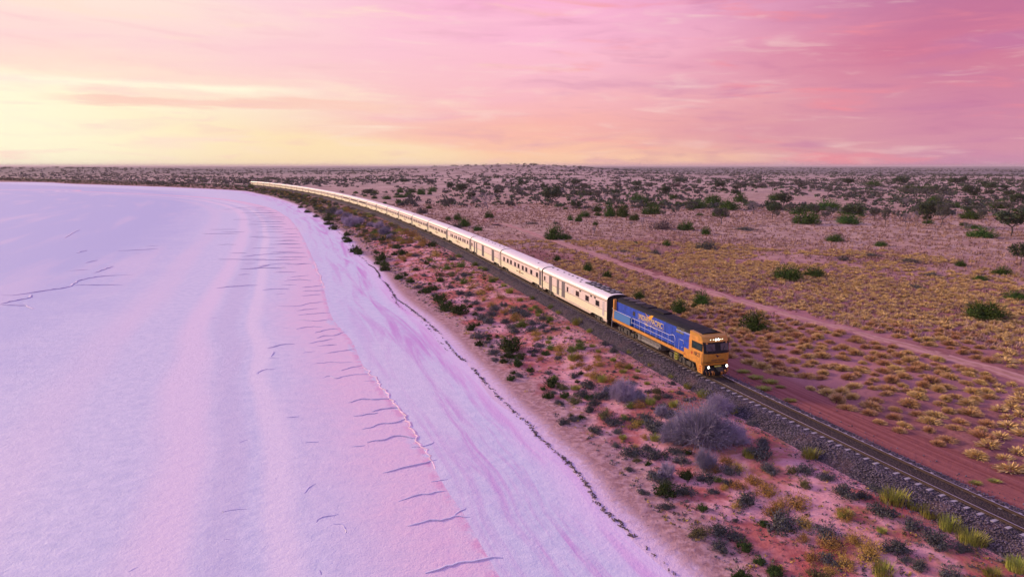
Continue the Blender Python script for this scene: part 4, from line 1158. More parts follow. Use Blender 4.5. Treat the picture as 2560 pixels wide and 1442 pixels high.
# ------------------------------------------------------------------ plants: shared meshes of a few kinds
def unit(v):
    return v / np.maximum(1e-9, np.linalg.norm(v, axis=-1, keepdims=True))
def leaf_quads(c, nrm, la, lb, rng):
    """one small folded-free quad per leaf"""
    n = len(c)
    t = unit(np.cross(nrm, rng.normal(size=(n, 3))))
    bt = np.cross(nrm, t)
    la = np.broadcast_to(np.asarray(la, float).reshape(-1, 1), (n, 1)); lb = np.broadcast_to(np.asarray(lb, float).reshape(-1, 1), (n, 1))
    V = np.stack([c - t * la, c + bt * lb, c + t * la, c - bt * lb], 1).reshape(-1, 3)
    F = np.arange(4 * n).reshape(n, 4)
    return V, F
def clump_cloud(rng, centres, radii, n, leaf, squash=.8, zmin=.02):
    k = rng.choice(len(centres), n, p=radii ** 2 / (radii ** 2).sum())
    d = unit(rng.normal(size=(n, 3)))
    rad = radii[k] * (.55 + .5 * rng.random(n))
    c = centres[k] + d * rad[:, None] * np.array([1, 1, squash])
    c[:, 2] = np.maximum(c[:, 2], zmin + .03 * rng.random(n))
    nrm = unit(d + rng.normal(0, .55, (n, 3)) + np.array([0, 0, .25]))
    s = leaf * (.6 + .8 * rng.random(n))
    return leaf_quads(c, nrm, s * 1.25, s * .75, rng)
def bush_mesh(name, mat, seed, nclump=26, n=900, leaf=.055, h=.72, spread=.72, crad=(.22, .40), low=-.05, lobe=1.0):
    """dome one unit in radius, h high"""
    rng = np.random.default_rng(seed)
    d = unit(rng.normal(size=(nclump, 3))); d[:, 2] = np.abs(d[:, 2]) + low
    lob = 1 + lobe * .22 * np.sin(2 * np.arctan2(d[:, 1], d[:, 0]) + rng.random() * 6) + lobe * .14 * np.sin(5 * np.arctan2(d[:, 1], d[:, 0]) + rng.random() * 6)
    r = spread * (.45 + .65 * rng.random(nclump)) * lob
    C = d * r[:, None] * np.array([1, 1, h]); C[:, 2] = np.maximum(C[:, 2], .10)
    C[0] = (0, 0, h * .35)
    rad = rng.uniform(crad[0] * .7, crad[1], nclump); rad[0] = .5 * spread
    V, F = clump_cloud(rng, C, rad, n, leaf, .85)
    ns = n // 7                                   # sprigs standing out of the outline
    sd_ = unit(rng.normal(size=(ns, 3))); sd_[:, 2] = np.abs(sd_[:, 2]) + .1
    c = sd_ * (spread * (1.05 + .42 * rng.random(ns)))[:, None] * np.array([1, 1, h])
    t_ = unit(sd_ + rng.normal(0, .35, (ns, 3))); sv_ = unit(np.cross(t_, rng.normal(size=(ns, 3)))) * leaf * .32
    ln_ = (leaf * (1.6 + 2.2 * rng.random(ns)))[:, None]
    V2 = np.stack([c - t_ * ln_ - sv_, c - t_ * ln_ + sv_, c + t_ * ln_ + sv_ * .4, c + t_ * ln_ - sv_ * .4], 1).reshape(-1, 3)
    V2[:, 2] = np.maximum(V2[:, 2], .02)
    return np_mesh(name, np.concatenate([V, V2]), np.concatenate([F, np.arange(4 * ns).reshape(ns, 4) + len(V)]), mat)
def blades(rng, n, r0, r1, h0, h1, wd, lean=.9, seg=2):
    a = rng.random(n) * 2 * math.pi
    rb = r0 * np.sqrt(rng.random(n)); ln = (h0 + (h1 - h0) * rng.random(n))
    out = lean * (.15 + .85 * rng.random(n)) * r1
    base = np.c_[rb * np.cos(a), rb * np.sin(a), np.zeros(n)]
    dirv = np.c_[np.cos(a + rng.normal(0, .4, n)), np.sin(a + rng.normal(0, .4, n)), np.zeros(n)]
    side = np.c_[-dirv[:, 1], dirv[:, 0], np.zeros(n)]
    pts = []
    for k in range(seg + 1):
        u = k / seg
        p = base + dirv * (out * u ** 1.5)[:, None] + np.c_[np.zeros(n), np.zeros(n), ln * (u * (1.35 - .35 * u))]
        wv_ = wd * (1 - .85 * u)
        pts.append(p - side * wv_); pts.append(p + side * wv_)
    V = np.stack(pts, 1).reshape(-1, 3); q = 2 * (seg + 1)
    o = np.arange(n)[:, None] * q
    F = np.concatenate([np.c_[o + 2 * k, o + 2 * k + 1, o + 2 * k + 3, o + 2 * k + 2] for k in range(seg)])
    return V, F
def grass_mesh(name, mat, seed, n=150, r0=.55, r1=.6, h0=.35, h1=.8, wd=.025, lean=.8):
    rng = np.random.default_rng(seed)
    V, F = blades(rng, n, r0, r1, h0, h1, wd, lean)
    return np_mesh(name, V, F, mat)
def twig_mesh(name, mat, seed, n=420, h=.8, nl=500, wd=.014, lf=.05):
    rng = np.random.default_rng(seed)
    nb = 9 if n < 2000 else 22
    bd = unit(np.c_[rng.normal(size=(nb, 2)), .35 + rng.random(nb)]) * np.array([1, 1, h])
    k = rng.integers(0, nb, n)
    st = bd[k] * (.15 + .55 * rng.random(n))[:, None]
    d = unit(bd[k] + rng.normal(0, .55, (n, 3)) + np.array([0, 0, .15]))
    ln = .25 + .4 * rng.random(n)
    en = st + d * ln[:, None]; en[:, 2] = np.maximum(en[:, 2], .03)
    mid = (st + en) / 2 + rng.normal(0, .05, (n, 3)); mid[:, 2] = np.maximum(mid[:, 2], .02)
    side = unit(np.cross(d, rng.normal(size=(n, 3)))) * wd
    V = np.stack([st - side, st + side, mid - side * .8, mid + side * .8, en - side * .3, en + side * .3], 1).reshape(-1, 3)
    o = np.arange(n)[:, None] * 6
    F = np.concatenate([np.c_[o, o + 1, o + 3, o + 2], np.c_[o + 2, o + 3, o + 5, o + 4]])
    c = en + rng.normal(0, .05, (n, 3)); c = np.concatenate([c, mid, en + rng.normal(0, .09, (n, 3))])[:nl]
    c[:, 2] = np.maximum(c[:, 2], .03)
    v2, f2 = leaf_quads(c, unit(rng.normal(size=(len(c), 3))), lf, lf * .44, rng)
    return np_mesh(name, np.concatenate([V, v2]), np.concatenate([F, f2 + len(V)]), mat)
def stem_mesh(seed):
    rng = np.random.default_rng(seed); m = MB()
    for k in range(5):
        a = k * 1.26 + rng.random(); r = .35 + .2 * rng.random()
        m.tube([(0, 0, -.04), (r * .4 * math.cos(a), r * .4 * math.sin(a), .2), (r * math.cos(a), r * math.sin(a), .42)], .035, 4, r2=.012)
    return m.mesh('stem', 'bark')
STEM = [stem_mesh(s) for s in (1, 2)]
KIND = {}
KIND['S'] = dict(name='saltbush', h=.62, me=[bush_mesh('foliage', 'leaf_saltbush', 100 + i, n=1000, leaf=.045, h=.62) for i in range(4)], desc='grey saltbush mound')
KIND['G'] = dict(name='samphire_bush', h=.66, me=[bush_mesh('foliage', 'leaf_samphire', 120 + i, nclump=18, n=1000, leaf=.06, h=.7, spread=.78, crad=(.24, .36)) for i in range(4)], desc='dark green lobed bush')
KIND['L'] = dict(name='green_dome_bush', h=.72, me=[bush_mesh('foliage', 'leaf_dome', 140 + i, nclump=40, n=1300, leaf=.04, h=.8, spread=.70, crad=(.22, .30)) for i in range(3)], desc='bright green rounded bush')
KIND['O'] = dict(name='golden_bush', h=.62, me=[bush_mesh('foliage', 'leaf_gold', 160 + i, nclump=30, n=1000, leaf=.035, h=.62, spread=.74, crad=(.2, .36)) for i in range(4)], desc='golden dry bush')
KIND['Y'] = dict(name='grass_clump', h=.72, me=[grass_mesh('blades', 'leaf_grass', 180 + i, n=260, r0=.7, r1=.55, h0=.3, h1=.72, wd=.028) for i in range(3)], desc='yellow green grass clump')
KIND['V'] = dict(name='olive_bush', h=.66, me=[bush_mesh('foliage', 'leaf_olive', 190 + i, nclump=34, n=1100, leaf=.04, h=.7, spread=.72, crad=(.2, .3)) for i in range(2)], desc='olive brown rounded bush')
TBIG = [twig_mesh('twigs', 'twig_purple', 220 + i, n=4200, h=.85, nl=9000, wd=.0055, lf=.020) for i in range(2)]
KIND['T'] = dict(name='twiggy_bush', h=.85, me=[twig_mesh('twigs', 'twig_purple', 200 + i, n=1300, h=.85, nl=2600) for i in range(3)], desc='tangled purple grey twiggy bush')

# strip between lake and rails: photo position of each plant's foot and its width in pixels
STRIP = {
'G': '1116 776 32,1150 783 36,1174 768 12,1178 824 23,1222 841 12,1223 849 12,1242 841 10,1200 863 20,1276 875 48,1269 893 26,1262 906 18,1291 911 30,1300 895 24,1285 933 14,1278 949 20,1326 928 16,1381 966 32,1360 974 16,1370 995 26,1412 993 22,1473 998 18,1453 1045 16,1723 1135 22,1667 1233 46,1721 1194 34,1910 1313 24,1757 1273 24,1861 1371 30,1898 1405 26,1852 1441 36,1937 1432 34,1934 1436 30,819 551 20,822 562 18,834 574 20,870 589 18,868 606 20,890 630 24,896 636 18,992 621 16,939 633 16,957 650 34,944 660 16,962 676 24,986 637 14,1004 636 20,998 697 22,1013 689 14,1027 707 16,1062 732 26,1088 724 20,1101 704 16,1100 753 30,1076 722 12,1040 675 14,752 520 12,770 532 12,790 543 12,862 598 12,960 664 20,1145 770 14,1064 660 16',
'L': '1349 783 18,1376 801 19,1379 772 17,1304 815 30,1419 822 13,1375 847 14,1375 871 23,1449 871 34,1429 879 20,1560 1045 20,1796 1202 22,1118 673 22,1153 667 22,1159 709 20,1147 643 16,1189 664 16,1212 677 15,1229 704 22,1075 652 14,1330 748 14',
'V': '1406 971 28,1512 1040 36,1427 1040 16,1641 982 28,1750 1337 48,2011 1214 30,2044 1446 50,1100 690 20,1086 668 16,1130 690 20,1650 905 16,1435 1007 31,1980 1180 26',
'Y': '1400 784 18,1445 811 28,1476 830 19,1370 857 14,1433 898 32,1506 952 26,1557 930 18,1571 920 22,1610 895 25,1576 884 18,1628 916 18,1533 901 16,1652 922 16,1682 944 22,1625 1008 28,1600 1060 22,1557 1095 20,1638 1098 26,1618 960 14,1837 1032 29,1760 990 34,1721 969 26,1873 1140 34,2026 1141 44,2235 1255 64,2284 1271 30,2325 1289 46,2372 1320 52,2428 1356 58,2545 1423 54,2204 1328 24,2480 1438 40,1273 732 22,1300 752 16,1260 716 14,1345 790 14,2111 1290 36,2207 1433 56,1240 700 14,1200 672 12',
'O': '1262 781 25,1289 800 28,1343 836 25,1343 849 22,1449 893 26,1400 874 28,1400 887 22,1430 920 20,1449 912 24,1471 922 26,1498 914 24,1468 939 16,1490 944 34,1530 955 30,1550 917 22,1596 879 20,1600 1017 30,1584 1066 30,1592 985 28,1556 1104 10,1611 1093 18,1787 1175 38,1817 1156 34,1846 1173 34,1846 1217 36,1881 1204 40,1917 1231 48,1810 1221 22,1842 1267 28,1937 1281 44,1953 1264 38,1990 1262 62,2111 1296 40,2013 1315 40,2080 1366 60,2140 1351 44,2178 1376 50,2173 1400 58,2034 1397 40,2114 1415 44,2075 1431 36,2006 1348 30,1030 590 28,1045 600 26,1020 585 20,1060 612 24,1090 640 22,1200 735 24,1210 750 20,1250 745 22,1180 720 18,1280 770 20,1230 765 22,1010 650 18,1025 640 20,1000 645 16,1225 725 20',
'S': '1199 774 22,1204 798 30,1230 787 28,1220 807 30,1238 773 25,1297 784 44,1315 790 26,1357 798 24,1500 834 12,1264 806 25,1287 830 28,1280 818 24,1333 811 28,1333 826 28,1384 825 20,1354 821 16,1200 844 30,1219 857 16,1264 863 13,1230 868 12,1235 884 24,1335 880 24,1333 890 16,1352 866 22,1238 901 18,1395 897 18,1544 841 14,1510 862 22,1535 880 26,1552 866 16,1298 941 20,1329 936 10,1398 1009 24,1473 966 40,1457 990 36,1500 995 38,1522 982 40,1484 1009 30,1477 1028 30,1536 1058 42,1580 1050 25,1611 1047 38,1408 1058 28,1435 1051 24,1487 1078 32,1545 1078 22,1636 1071 50,1679 1039 40,1579 1136 46,1619 1125 30,1641 1144 50,1579 960 24,1668 993 24,1633 1022 12,1435 941 24,1371 933 18,1642 1073 40,1717 1002 20,1734 998 14,1690 1131 36,1702 1154 40,1640 1194 40,1660 1210 30,1713 1235 50,1765 1198 44,1825 1181 40,1898 1140 56,1821 1210 26,1783 1231 26,1573 1175 18,1609 1233 24,1921 1177 40,1908 1106 30,1881 1061 24,1801 1334 54,1839 1346 42,1800 1371 44,1962 1316 76,1867 1254 50,1668 1270 30,1839 1300 16,2062 1335 60,2073 1405 44,2011 1178 40,2065 1196 34,2111 1240 52,2158 1245 36,2209 1286 56,2282 1317 48,2240 1376 54,2264 1400 26,2338 1358 60,2405 1374 38,2189 1224 30,2377 1441 50,1046 719 20,831 534 30,1085 740 16,1130 650 20,1160 690 22,1175 740 24,1190 760 22,1125 720 18,1142 700 18,1260 765 20,1310 768 18,1150 735 20,1165 755 18,905 520 14,930 540 16,990 575 20,1010 560 16,1040 640 16,1060 690 16,1680 960 16,1700 985 18,1660 1015 20,1620 980 18',
'T': '1560 998 60,1595 1002 34,1748 1112 128,1832 1104 66,1798 1030 56,1690 1100 66,1762 1168 54,1655 1040 34,1669 1196 42,849 536 30,867 545 34,879 565 50,897 557 36,862 556 28,948 571 36,962 586 40,928 566 26,975 596 24,1520 990 30'}
ROWS = []          # (kind, px, py, w)
for kd, s in STRIP.items():
    for it in s.split(','):
        a, b_, c_ = map(float, it.split()); ROWS.append((kd, a, b_, c_))
rnd = random.Random(5)
# smaller plants between the listed ones
pos = on_ground([(a, b_) for _, a, b_, _ in ROWS])
sizes = []
for (kd, a, b_, w_), p in zip(ROWS, pos):
    depth = p[1] * math.cos(PITCH) + (CAM_Z - p[2]) * math.sin(PITCH)
    sizes.append(w_ * depth / FPX)
PL = [[kd, float(p[0]), float(p[1]), float(p[2]), sz, True] for (kd, *_), p, sz in zip(ROWS, pos, sizes)]
extra = []
tries = 0
ex_s, ex_v = [], []
while len(ex_s) < 3600:
    ex_s.append(rnd.uniform(-32, 640)); ex_v.append(rnd.random())
ex_s = np.array(ex_s); ex_v = np.array(ex_v)
tx, ty = track(ex_s, 0.0)
# distance from track to shore at each s, measured along the lake-side normal
sdt = line_dist(tx, ty, SHORE)[0]
offs = 4.8 + ex_v * np.maximum(1.0, sdt - 4.8 - 4.5)
exx, exy = track(ex_s, offs)
sde = line_dist(exx, exy, SHORE)[0]
exz = ground_z(exx, exy)
cover = fbm(exx, exy, 16.0, 2)
have = np.array([[p[1], p[2]] for p in PL]); hr = np.array([p[4] for p in PL]) / 2
cnt = 0; n_kind = {}
for i in range(len(ex_s)):
    if sde[i] < 5 or cover[i] < -.28: continue
    dmin = (np.hypot(have[:, 0] - exx[i], have[:, 1] - exy[i]) - hr).min()
    far = ex_s[i] > 120
    if dmin < (.35 if not far else .2): continue
    v = ex_v[i]
    kd = rnd.choices(['S', 'O', 'G', 'V', 'L', 'Y'], [2.6, 2.6 if .15 < v < .75 else 1.0, 2.2 if v > .45 else .6, 2.2, 1.0, 2.2 if v < .3 else .4])[0]
    n_kind[kd] = n_kind.get(kd, 0) + 1
    if n_kind[kd] > (285 - sum(1 for r_ in ROWS if r_[0] == 'S') if kd == 'S' else 250): continue
    sz = rnd.uniform(.45, .95) if not far else rnd.uniform(.9, 2.3)
    PL.append([kd, float(exx[i]), float(exy[i]), float(exz[i]), sz, False])
    have = np.vstack([have, [exx[i], exy[i]]]); hr = np.r_[hr, sz / 2]
    cnt += 1
    if cnt >= 700: break

# label every plant of the strip by kind, the vehicle it stands beside and its place between ballast and lake
PLA = np.array([[p[1], p[2]] for p in PL])
TS2 = TS[::2]; TXY = np.c_[TX, TY][::2]
def nearest_s(P):
    out = np.empty(len(P)); dd = np.empty(len(P))
    for c in range(0, len(P), 500):
        q = ((P[c:c + 500, None] - TXY[None]) ** 2).sum(2); j = q.argmin(1); out[c:c + 500] = TS2[j]; dd[c:c + 500] = np.sqrt(q.min(1))
    return out, dd
ps, pd = nearest_s(PLA)
cells = {}
for i, p in enumerate(PL):
    s = ps[i]
    if s < -22: cell = ('near the bottom right corner')
    elif s < 0: cell = ('just ahead of the locomotive')
    elif s < CAR_S0: cell = ('beside the locomotive')
    else:
        k = min(27, int((s - CAR_S0) / CAR_L)); cell = 'beside the ' + ordinal(k) + ' carriage'
    cells.setdefault((p[0], cell), []).append(i)
plant_label = {}
for (kd, cell), ids in cells.items():
    ids = sorted(ids, key=lambda i: pd[i])
    for r_, i in enumerate(ids):
        if len(ids) == 1: plant_label[i] = f"the only {KIND[kd]['desc']} {cell}, between rails and lake"
        else: plant_label[i] = f"{KIND[kd]['desc']} {cell}, {ordinal(r_)} such from rails"
for i, (kd, x, y, z, sz, listed) in enumerate(PL):
    K = KIND[kd]
    me = K['me'][rnd.randrange(len(K['me']))]
    if kd == 'T' and sz > 1.3: me = TBIG[i % 2]
    o = link(K['name'], me)
    o.location = (x, y, z - .02); o.rotation_euler = (0, 0, rnd.uniform(0, 6.28))
    r_ = sz / 2 * (1.38 if kd != 'T' else (1.2 if y < 110 else .85))
    fl = rnd.uniform(.85, 1.15)
    o.scale = (r_ * fl, r_ / fl, r_ * rnd.uniform(.95, 1.25) * {'T': 1.45 if y < 110 else 1.1, 'O': 1.25, 'G': 1.2, 'V': 1.25, 'L': 1.15}.get(kd, 1.05))
    tag(o, plant_label[i], 'grass' if kd == 'Y' else 'bush', KIND[kd]['name'].replace('_', ' ') + ' plants between rails and lake')
    if listed and sz > .9 and kd not in 'YT':
        st_ = link('stem', STEM[i % 2], o)

# twigs, seedlings and dead leaf litter lying between the plants
def litter(n, seed, name, mat, size, o0, lf):
    rng = np.random.default_rng(seed)
    s = -34 + 330 * rng.random(n) ** 1.7
    tx_, ty_ = track(s); sdt_ = line_dist(tx_, ty_, SHORE)[0]
    off = o0 + rng.random(n) * np.maximum(.5, sdt_ - o0 - 3.0)
    x, y = track(s, off)
    ok = fbm(x, y, 9.0, 3) > rng.uniform(-.5, .25, n)
    x, y, s = x[ok], y[ok], s[ok]; n = len(x); z = ground_z(x, y)
    w_ = rng.uniform(size[0], size[1], n) * (1 + np.maximum(0, s) / 150)
    d = unit(rng.normal(size=(n, lf, 3))); d[..., 2] = np.abs(d[..., 2]) * .55
    c = d * (w_[:, None] * (.35 + .75 * rng.random((n, lf))))[..., None] + np.stack([x, y, z], 1)[:, None]
    nrm = unit(d + rng.normal(0, .6, d.shape)); sz = (w_[:, None] * .34 * (.5 + rng.random((n, lf)))).ravel()
    V, F = leaf_quads(c.reshape(-1, 3), nrm.reshape(-1, 3), sz, sz * .45, rng)
    return link(name, np_mesh(name, V, F, mat))
tag(litter(8500, 61, 'ground_litter', 'leaf_saltbush', (.07, .24), 3.4, 12), 'dark grey litter and seedlings strewn over the pink sand', 'litter', kind='stuff')
tag(litter(2600, 62, 'dry_herbs', 'leaf_gold', (.08, .26), 3.4, 12), 'short golden dry herbs between the bushes by the rails', 'herbs', kind='stuff')
tag(litter(1800, 63, 'green_herbs', 'leaf_olive', (.08, .24), 3.4, 12), 'short olive herbs between the bushes by the rails', 'herbs', kind='stuff')

# ------------------------------------------------------------------ field beyond the rails
def limbs(rng, h, spread, n=6, r=.09, lean=0.0):
    m = MB(); ends = []
    a0 = rng.random() * 6.28
    top = Vector((lean * .5 * math.cos(a0), lean * .5 * math.sin(a0), h * .38))
    m.tube([(0, 0, -.1), tuple(top * .5 + Vector((.03, 0, 0))), tuple(top)], r, 6, r2=r * .7)
    for k in range(n):
        a = a0 + k * 6.28 / n + rng.normal(0, .3)
        d = Vector((math.cos(a), math.sin(a), 0))
        e = top + d * spread * rng.uniform(.45, .85) + Vector((0, 0, h * rng.uniform(.2, .5)))
        mid = top.lerp(e, .5) + Vector((0, 0, -.04 * h)) + d * .05
        m.tube([tuple(top), tuple(mid), tuple(e)], r * .55, 5, r2=r * .2)
        ends += [e, mid.lerp(e, .5)]
        for q in range(3):
            f = e + Vector((rng.normal(0, .3) * spread * .6, rng.normal(0, .3) * spread * .6, rng.uniform(.02, .22) * h))
            m.tube([tuple(mid.lerp(e, rng.uniform(.2, .9))), tuple(f)], r * .22, 4, r2=r * .07); ends.append(f)
    return m, ends
def tree_meshes(seed, mat, h=1.0, spread=.5, n=900, leaf=.035, crad=(.12, .22), lean=0.0, bare=False):
    """one unit tall"""
    rng = np.random.default_rng(seed)
    m, ends = limbs(rng, h, spread, 6, .035, lean)
    tr = m.mesh('trunk', 'bark' if not bare else 'dead_wood')
    if bare:
        tw = MB()
        for e in ends:
            for _ in range(7):
                f = e + Vector((rng.normal(0, .13), rng.normal(0, .13), rng.uniform(-.02, .2)))
                tw.tube([tuple(e), tuple((e + f) / 2 + Vector((rng.normal(0, .02), rng.normal(0, .02), 0))), tuple(f)], .008, 3, r2=.003)
        return tr, tw.mesh('crown', 'dead_wood')
    C = np.array([tuple(e) for e in ends]); rad = rng.uniform(crad[0], crad[1], len(C))
    V, F = clump_cloud(rng, C, rad, n, leaf, .75, .05)
    return tr, np_mesh('crown', V, F, mat)
TREE = {
 'D': [tree_meshes(300 + i, 'leaf_tree_dark', spread=.55, n=1400, leaf=.036, crad=(.16, .26)) for i in range(4)],
 'E': [tree_meshes(320 + i, 'leaf_tree_grey', spread=.55, n=950, leaf=.03, crad=(.12, .20), lean=.25) for i in range(4)],
 'X': [tree_meshes(340 + i, 'dead_wood', spread=.5, bare=True, lean=.2) for i in range(3)]}
TNAME = {'D': ('dark_tree', 'dark green tree'), 'E': ('grey_tree', 'grey green tree'), 'X': ('dead_tree', 'bare grey dead tree')}
FB = [bush_mesh('foliage', 'leaf_field', 400 + i, nclump=42, n=2600, leaf=.04, h=.85, spread=.76, crad=(.26, .36), low=.0, lobe=.4) for i in range(4)]
FBR = [bush_mesh('foliage', 'leaf_brown', 420 + i, nclump=30, n=1200, leaf=.04, h=.8, spread=.74, crad=(.22, .34)) for i in range(2)]
FGR = [bush_mesh('foliage', 'leaf_tree_grey', 430 + i, nclump=30, n=1200, leaf=.04, h=.8, spread=.74, crad=(.22, .34)) for i in range(2)]
BKIND = {'B': (FB, 'field_bush', 'dark green rounded bush'), 'P': (FBR, 'brown_bush', 'purple brown rounded bush'), 'Q': (FGR, 'grey_bush', 'grey green rounded bush')}
# foot x, foot y, width, height in photo pixels
FIELD = {
'B': '1966 700 66 37,2033 692 51 24,1886 823 66 43,2464 796 92 40,2400 665 25 15,2505 684 40 18,2543 748 60 20,2451 700 30 12,1628 536 47 24,1626 517 40 14,1524 541 30 28,1557 543 32 33,1586 552 22 19,1461 542 28 14,1426 551 15 17,1446 554 18 16,1489 563 14 12,1492 529 25 17,1495 540 18 10,1523 511 18 10,1414 524 11 7,1598 506 40 20,1665 512 30 11,1696 515 20 10,1683 497 22 11,1741 521 50 20,1715 514 22 11,1783 510 45 22,1825 524 50 25,1877 515 30 12,1851 505 30 20,1800 541 38 22,1714 575 36 23,1764 587 23 20,1667 614 20 14,1470 679 24 26,1516 695 24 24,1392 651 18 14,1385 598 46 33,1415 598 30 14,1596 748 30 24,1752 762 38 36,1698 780 40 32,1735 770 16 14,1222 545 21 17,1144 550 19 17,1160 566 30 21,1120 550 15 9,1195 577 22 14,1073 522 13 10,996 509 14 9,936 497 14 7,962 509 10 6,1001 482 16 12,1030 482 24 11,1023 493 25 12,1053 487 20 16,1080 480 22 12,1074 487 12 8,1000 494 30 8,966 498 22 10,922 481 12 6,937 486 20 11,889 484 12 6,2017 560 58 32,1993 537 35 16,2020 528 30 18,2121 559 56 21,2127 537 60 22,2067 525 60 25,2085 603 40 18,2202 615 30 12,2430 548 52 22,2456 593 60 22,2435 572 40 10,2275 477 50 14,2317 477 45 15,2186 468 35 14,1589 610 10 7,2500 520 50 18,2380 520 40 14,1940 500 40 16,2340 505 36 14,1460 488 50 10,628 470 14 11,1150 470 20 8',
'P': '1656 573 65 31,1441 522 29 15,1241 563 25 6,1905 470 40 12,1690 470 30 12',
'Q': '1764 622 47 29,1640 634 28 14,1464 521 12 12,1055 534 28 16,1140 571 32 15,1860 575 60 10,1390 560 20 8,2110 650 40 12,2270 655 60 10,2180 640 50 8,2290 720 40 12,2330 690 50 10,1560 630 26 8,1600 650 30 8,1330 560 30 7',
'D': '1931 548 45 45,1959 518 45 34,1664 498 30 34,2317 563 56 60,2527 590 96 62,2550 665 60 60,1126 480 25 25,1156 487 40 28,1379 515 56 46,2427 498 44 34,1800 478 40 24,2470 480 50 26,2250 470 46 26,1590 472 30 20,1440 470 34 22,1010 462 26 14,960 460 24 12,1700 462 30 16,2120 470 40 22,2545 520 50 36,2390 470 50 24,1305 470 30 20',
'E': '1492 503 28 28,2213 568 30 48,2241 546 25 20,2352 569 40 56,1285 498 36 32,1325 489 30 24,1124 520 40 24,1802 562 46 42,1392 515 40 40,1737 480 26 20,1540 480 34 24,1620 478 30 22,1850 480 40 26,2000 478 40 24,2070 490 40 26,1240 485 34 24,1180 470 34 20,1080 468 30 18,1460 478 30 20,2160 500 36 24,2300 500 40 30,1930 478 36 22,1890 455 34 16,1345 465 30 18',
'X': '1484 592 18 26,1577 569 16 16,1605 571 14 26,1514 504 16 18,2265 569 32 36,1220 522 60 36,1185 517 36 28,1205 528 40 22,2290 560 24 30,1440 505 24 14,2420 585 26 30'}
fr_ = []
for kd, s in FIELD.items():
    for it in s.split(','):
        fr_.append((kd, *map(float, it.split())))
fp = on_ground([(r_[1], r_[2]) for r_ in fr_])
FI = []
for r_, p in zip(fr_, fp):
    depth = p[1] * math.cos(PITCH) + (CAM_Z - p[2]) * math.sin(PITCH)
    FI.append([r_[0], p, r_[3] * depth / FPX, r_[4] * depth / FPX, r_[1], r_[2]])
def zone(py):
    return 'in the near field' if py > 640 else ('in the middle distance' if py > 530 else 'on the far plain')
grp = {}
for i, f in enumerate(FI): grp.setdefault((f[0], zone(f[5])), []).append(i)
fl_ = {}
for (kd, zn), ids in grp.items():
    ids.sort(key=lambda i: FI[i][4])
    d_ = BKIND[kd][2] if kd in BKIND else TNAME[kd][1]
    for r_, i in enumerate(ids):
        fl_[i] = f"{d_} {zn} beyond the train, {ordinal(r_)} from the left" if len(ids) > 1 else f"the only {d_} {zn} beyond the train"
for i, (kd, p, w_, h_, px, py) in enumerate(FI):
    if kd in BKIND:
        ms, nm, d_ = BKIND[kd]
        o = link(nm, ms[i % len(ms)]); o.location = (p[0], p[1], p[2] - .05); o.rotation_euler = (0, 0, rnd.uniform(0, 6.28))
        o.scale = (w_ / 2 * 1.12, w_ / 2 * 1.12, max(.45, min(h_ * 1.2, w_ * 1.1)))
        tag(o, fl_[i], 'bush', nm.replace('_', ' ') + ' beyond the train')
        if w_ > 2: link('stem', STEM[i % 2], o)
    else:
        nm, d_ = TNAME[kd]
        root = bpy.data.objects.new(nm, None); COL.objects.link(root)
        root.location = (p[0], p[1], p[2] - .05); root.rotation_euler = (0, 0, rnd.uniform(0, 6.28))
        sx = w_ / 1.35
        root.scale = (sx, sx, h_ * .95)
        tr, cr = TREE[kd][i % len(TREE[kd])]
        link('trunk', tr, root); link('crown', cr, root)
        tag(root, fl_[i], 'tree', d_ + 's beyond the train')

# scrub trees of the far plain: nearest ones one by one, the rest as a mass
def scatter_far(n, r0, r1, rng, dens=2.0, amin=-38, amax=40):
    out = []
    while len(out) < n:
        m_ = n * 3
        r_ = r0 * (r1 / r0) ** rng.random(m_)
        a = np.radians(rng.uniform(amin, amax, m_))
        x = r_ * np.sin(a); y = r_ * np.cos(a)
        sd, _ = line_dist(x, y, SHORE); td, _ = line_dist(x, y, TRK)
        ok = (sd > 14) & (np.abs(td) > 12)
        # denser to the right, open clearings to the left of centre
        c = fbm(x + 77, y * .6, 60.0 + r_ * .05, 3) + .26 * (np.degrees(a) / 38) + (r_ > 600) * .15
        ok &= (c > rng.uniform(-.45, .35, m_))
        out += list(np.c_[x, y][ok])
    return np.array(out[:n])
rng = np.random.default_rng(99)
ft = scatter_far(240, 285, 720, rng)
fz = ground_z(ft[:, 0], ft[:, 1])
for i, (q, z) in enumerate(zip(ft, fz)):
    kd = rng.choice(['D', 'E', 'E', 'B', 'E', 'X'], p=[.22, .2, .2, .2, .1, .08])
    h_ = rng.uniform(2.4, 5.2)
    if kd == 'B':
        o = link('field_bush', FB[i % 4]); o.location = (q[0], q[1], z - .1); w_ = rng.uniform(2.2, 4.5); o.scale = (w_ / 2, w_ / 2, w_ * .42)
        o.rotation_euler = (0, 0, rng.uniform(0, 6))
        tag(o, 'small dark green bush among the scattered scrub trees of the far plain', 'bush', 'small far bushes')
    else:
        nm, d_ = TNAME[kd]
        root = bpy.data.objects.new(nm, None); COL.objects.link(root); root.location = (q[0], q[1], z - .1); root.rotation_euler = (0, 0, rng.uniform(0, 6))
        s_ = h_ * rng.uniform(.9, 1.3)
        root.scale = (s_, s_, h_)
        tr, cr = TREE[kd][i % len(TREE[kd])]
        link('trunk', tr, root); link('crown', cr, root)
        tag(root, {'D': 'small dark green scrub tree scattered on the far plain', 'E': 'small grey green scrub tree scattered on the far plain', 'X': 'small bare dead tree scattered on the far plain'}[kd], 'tree', 'far ' + d_ + 's')
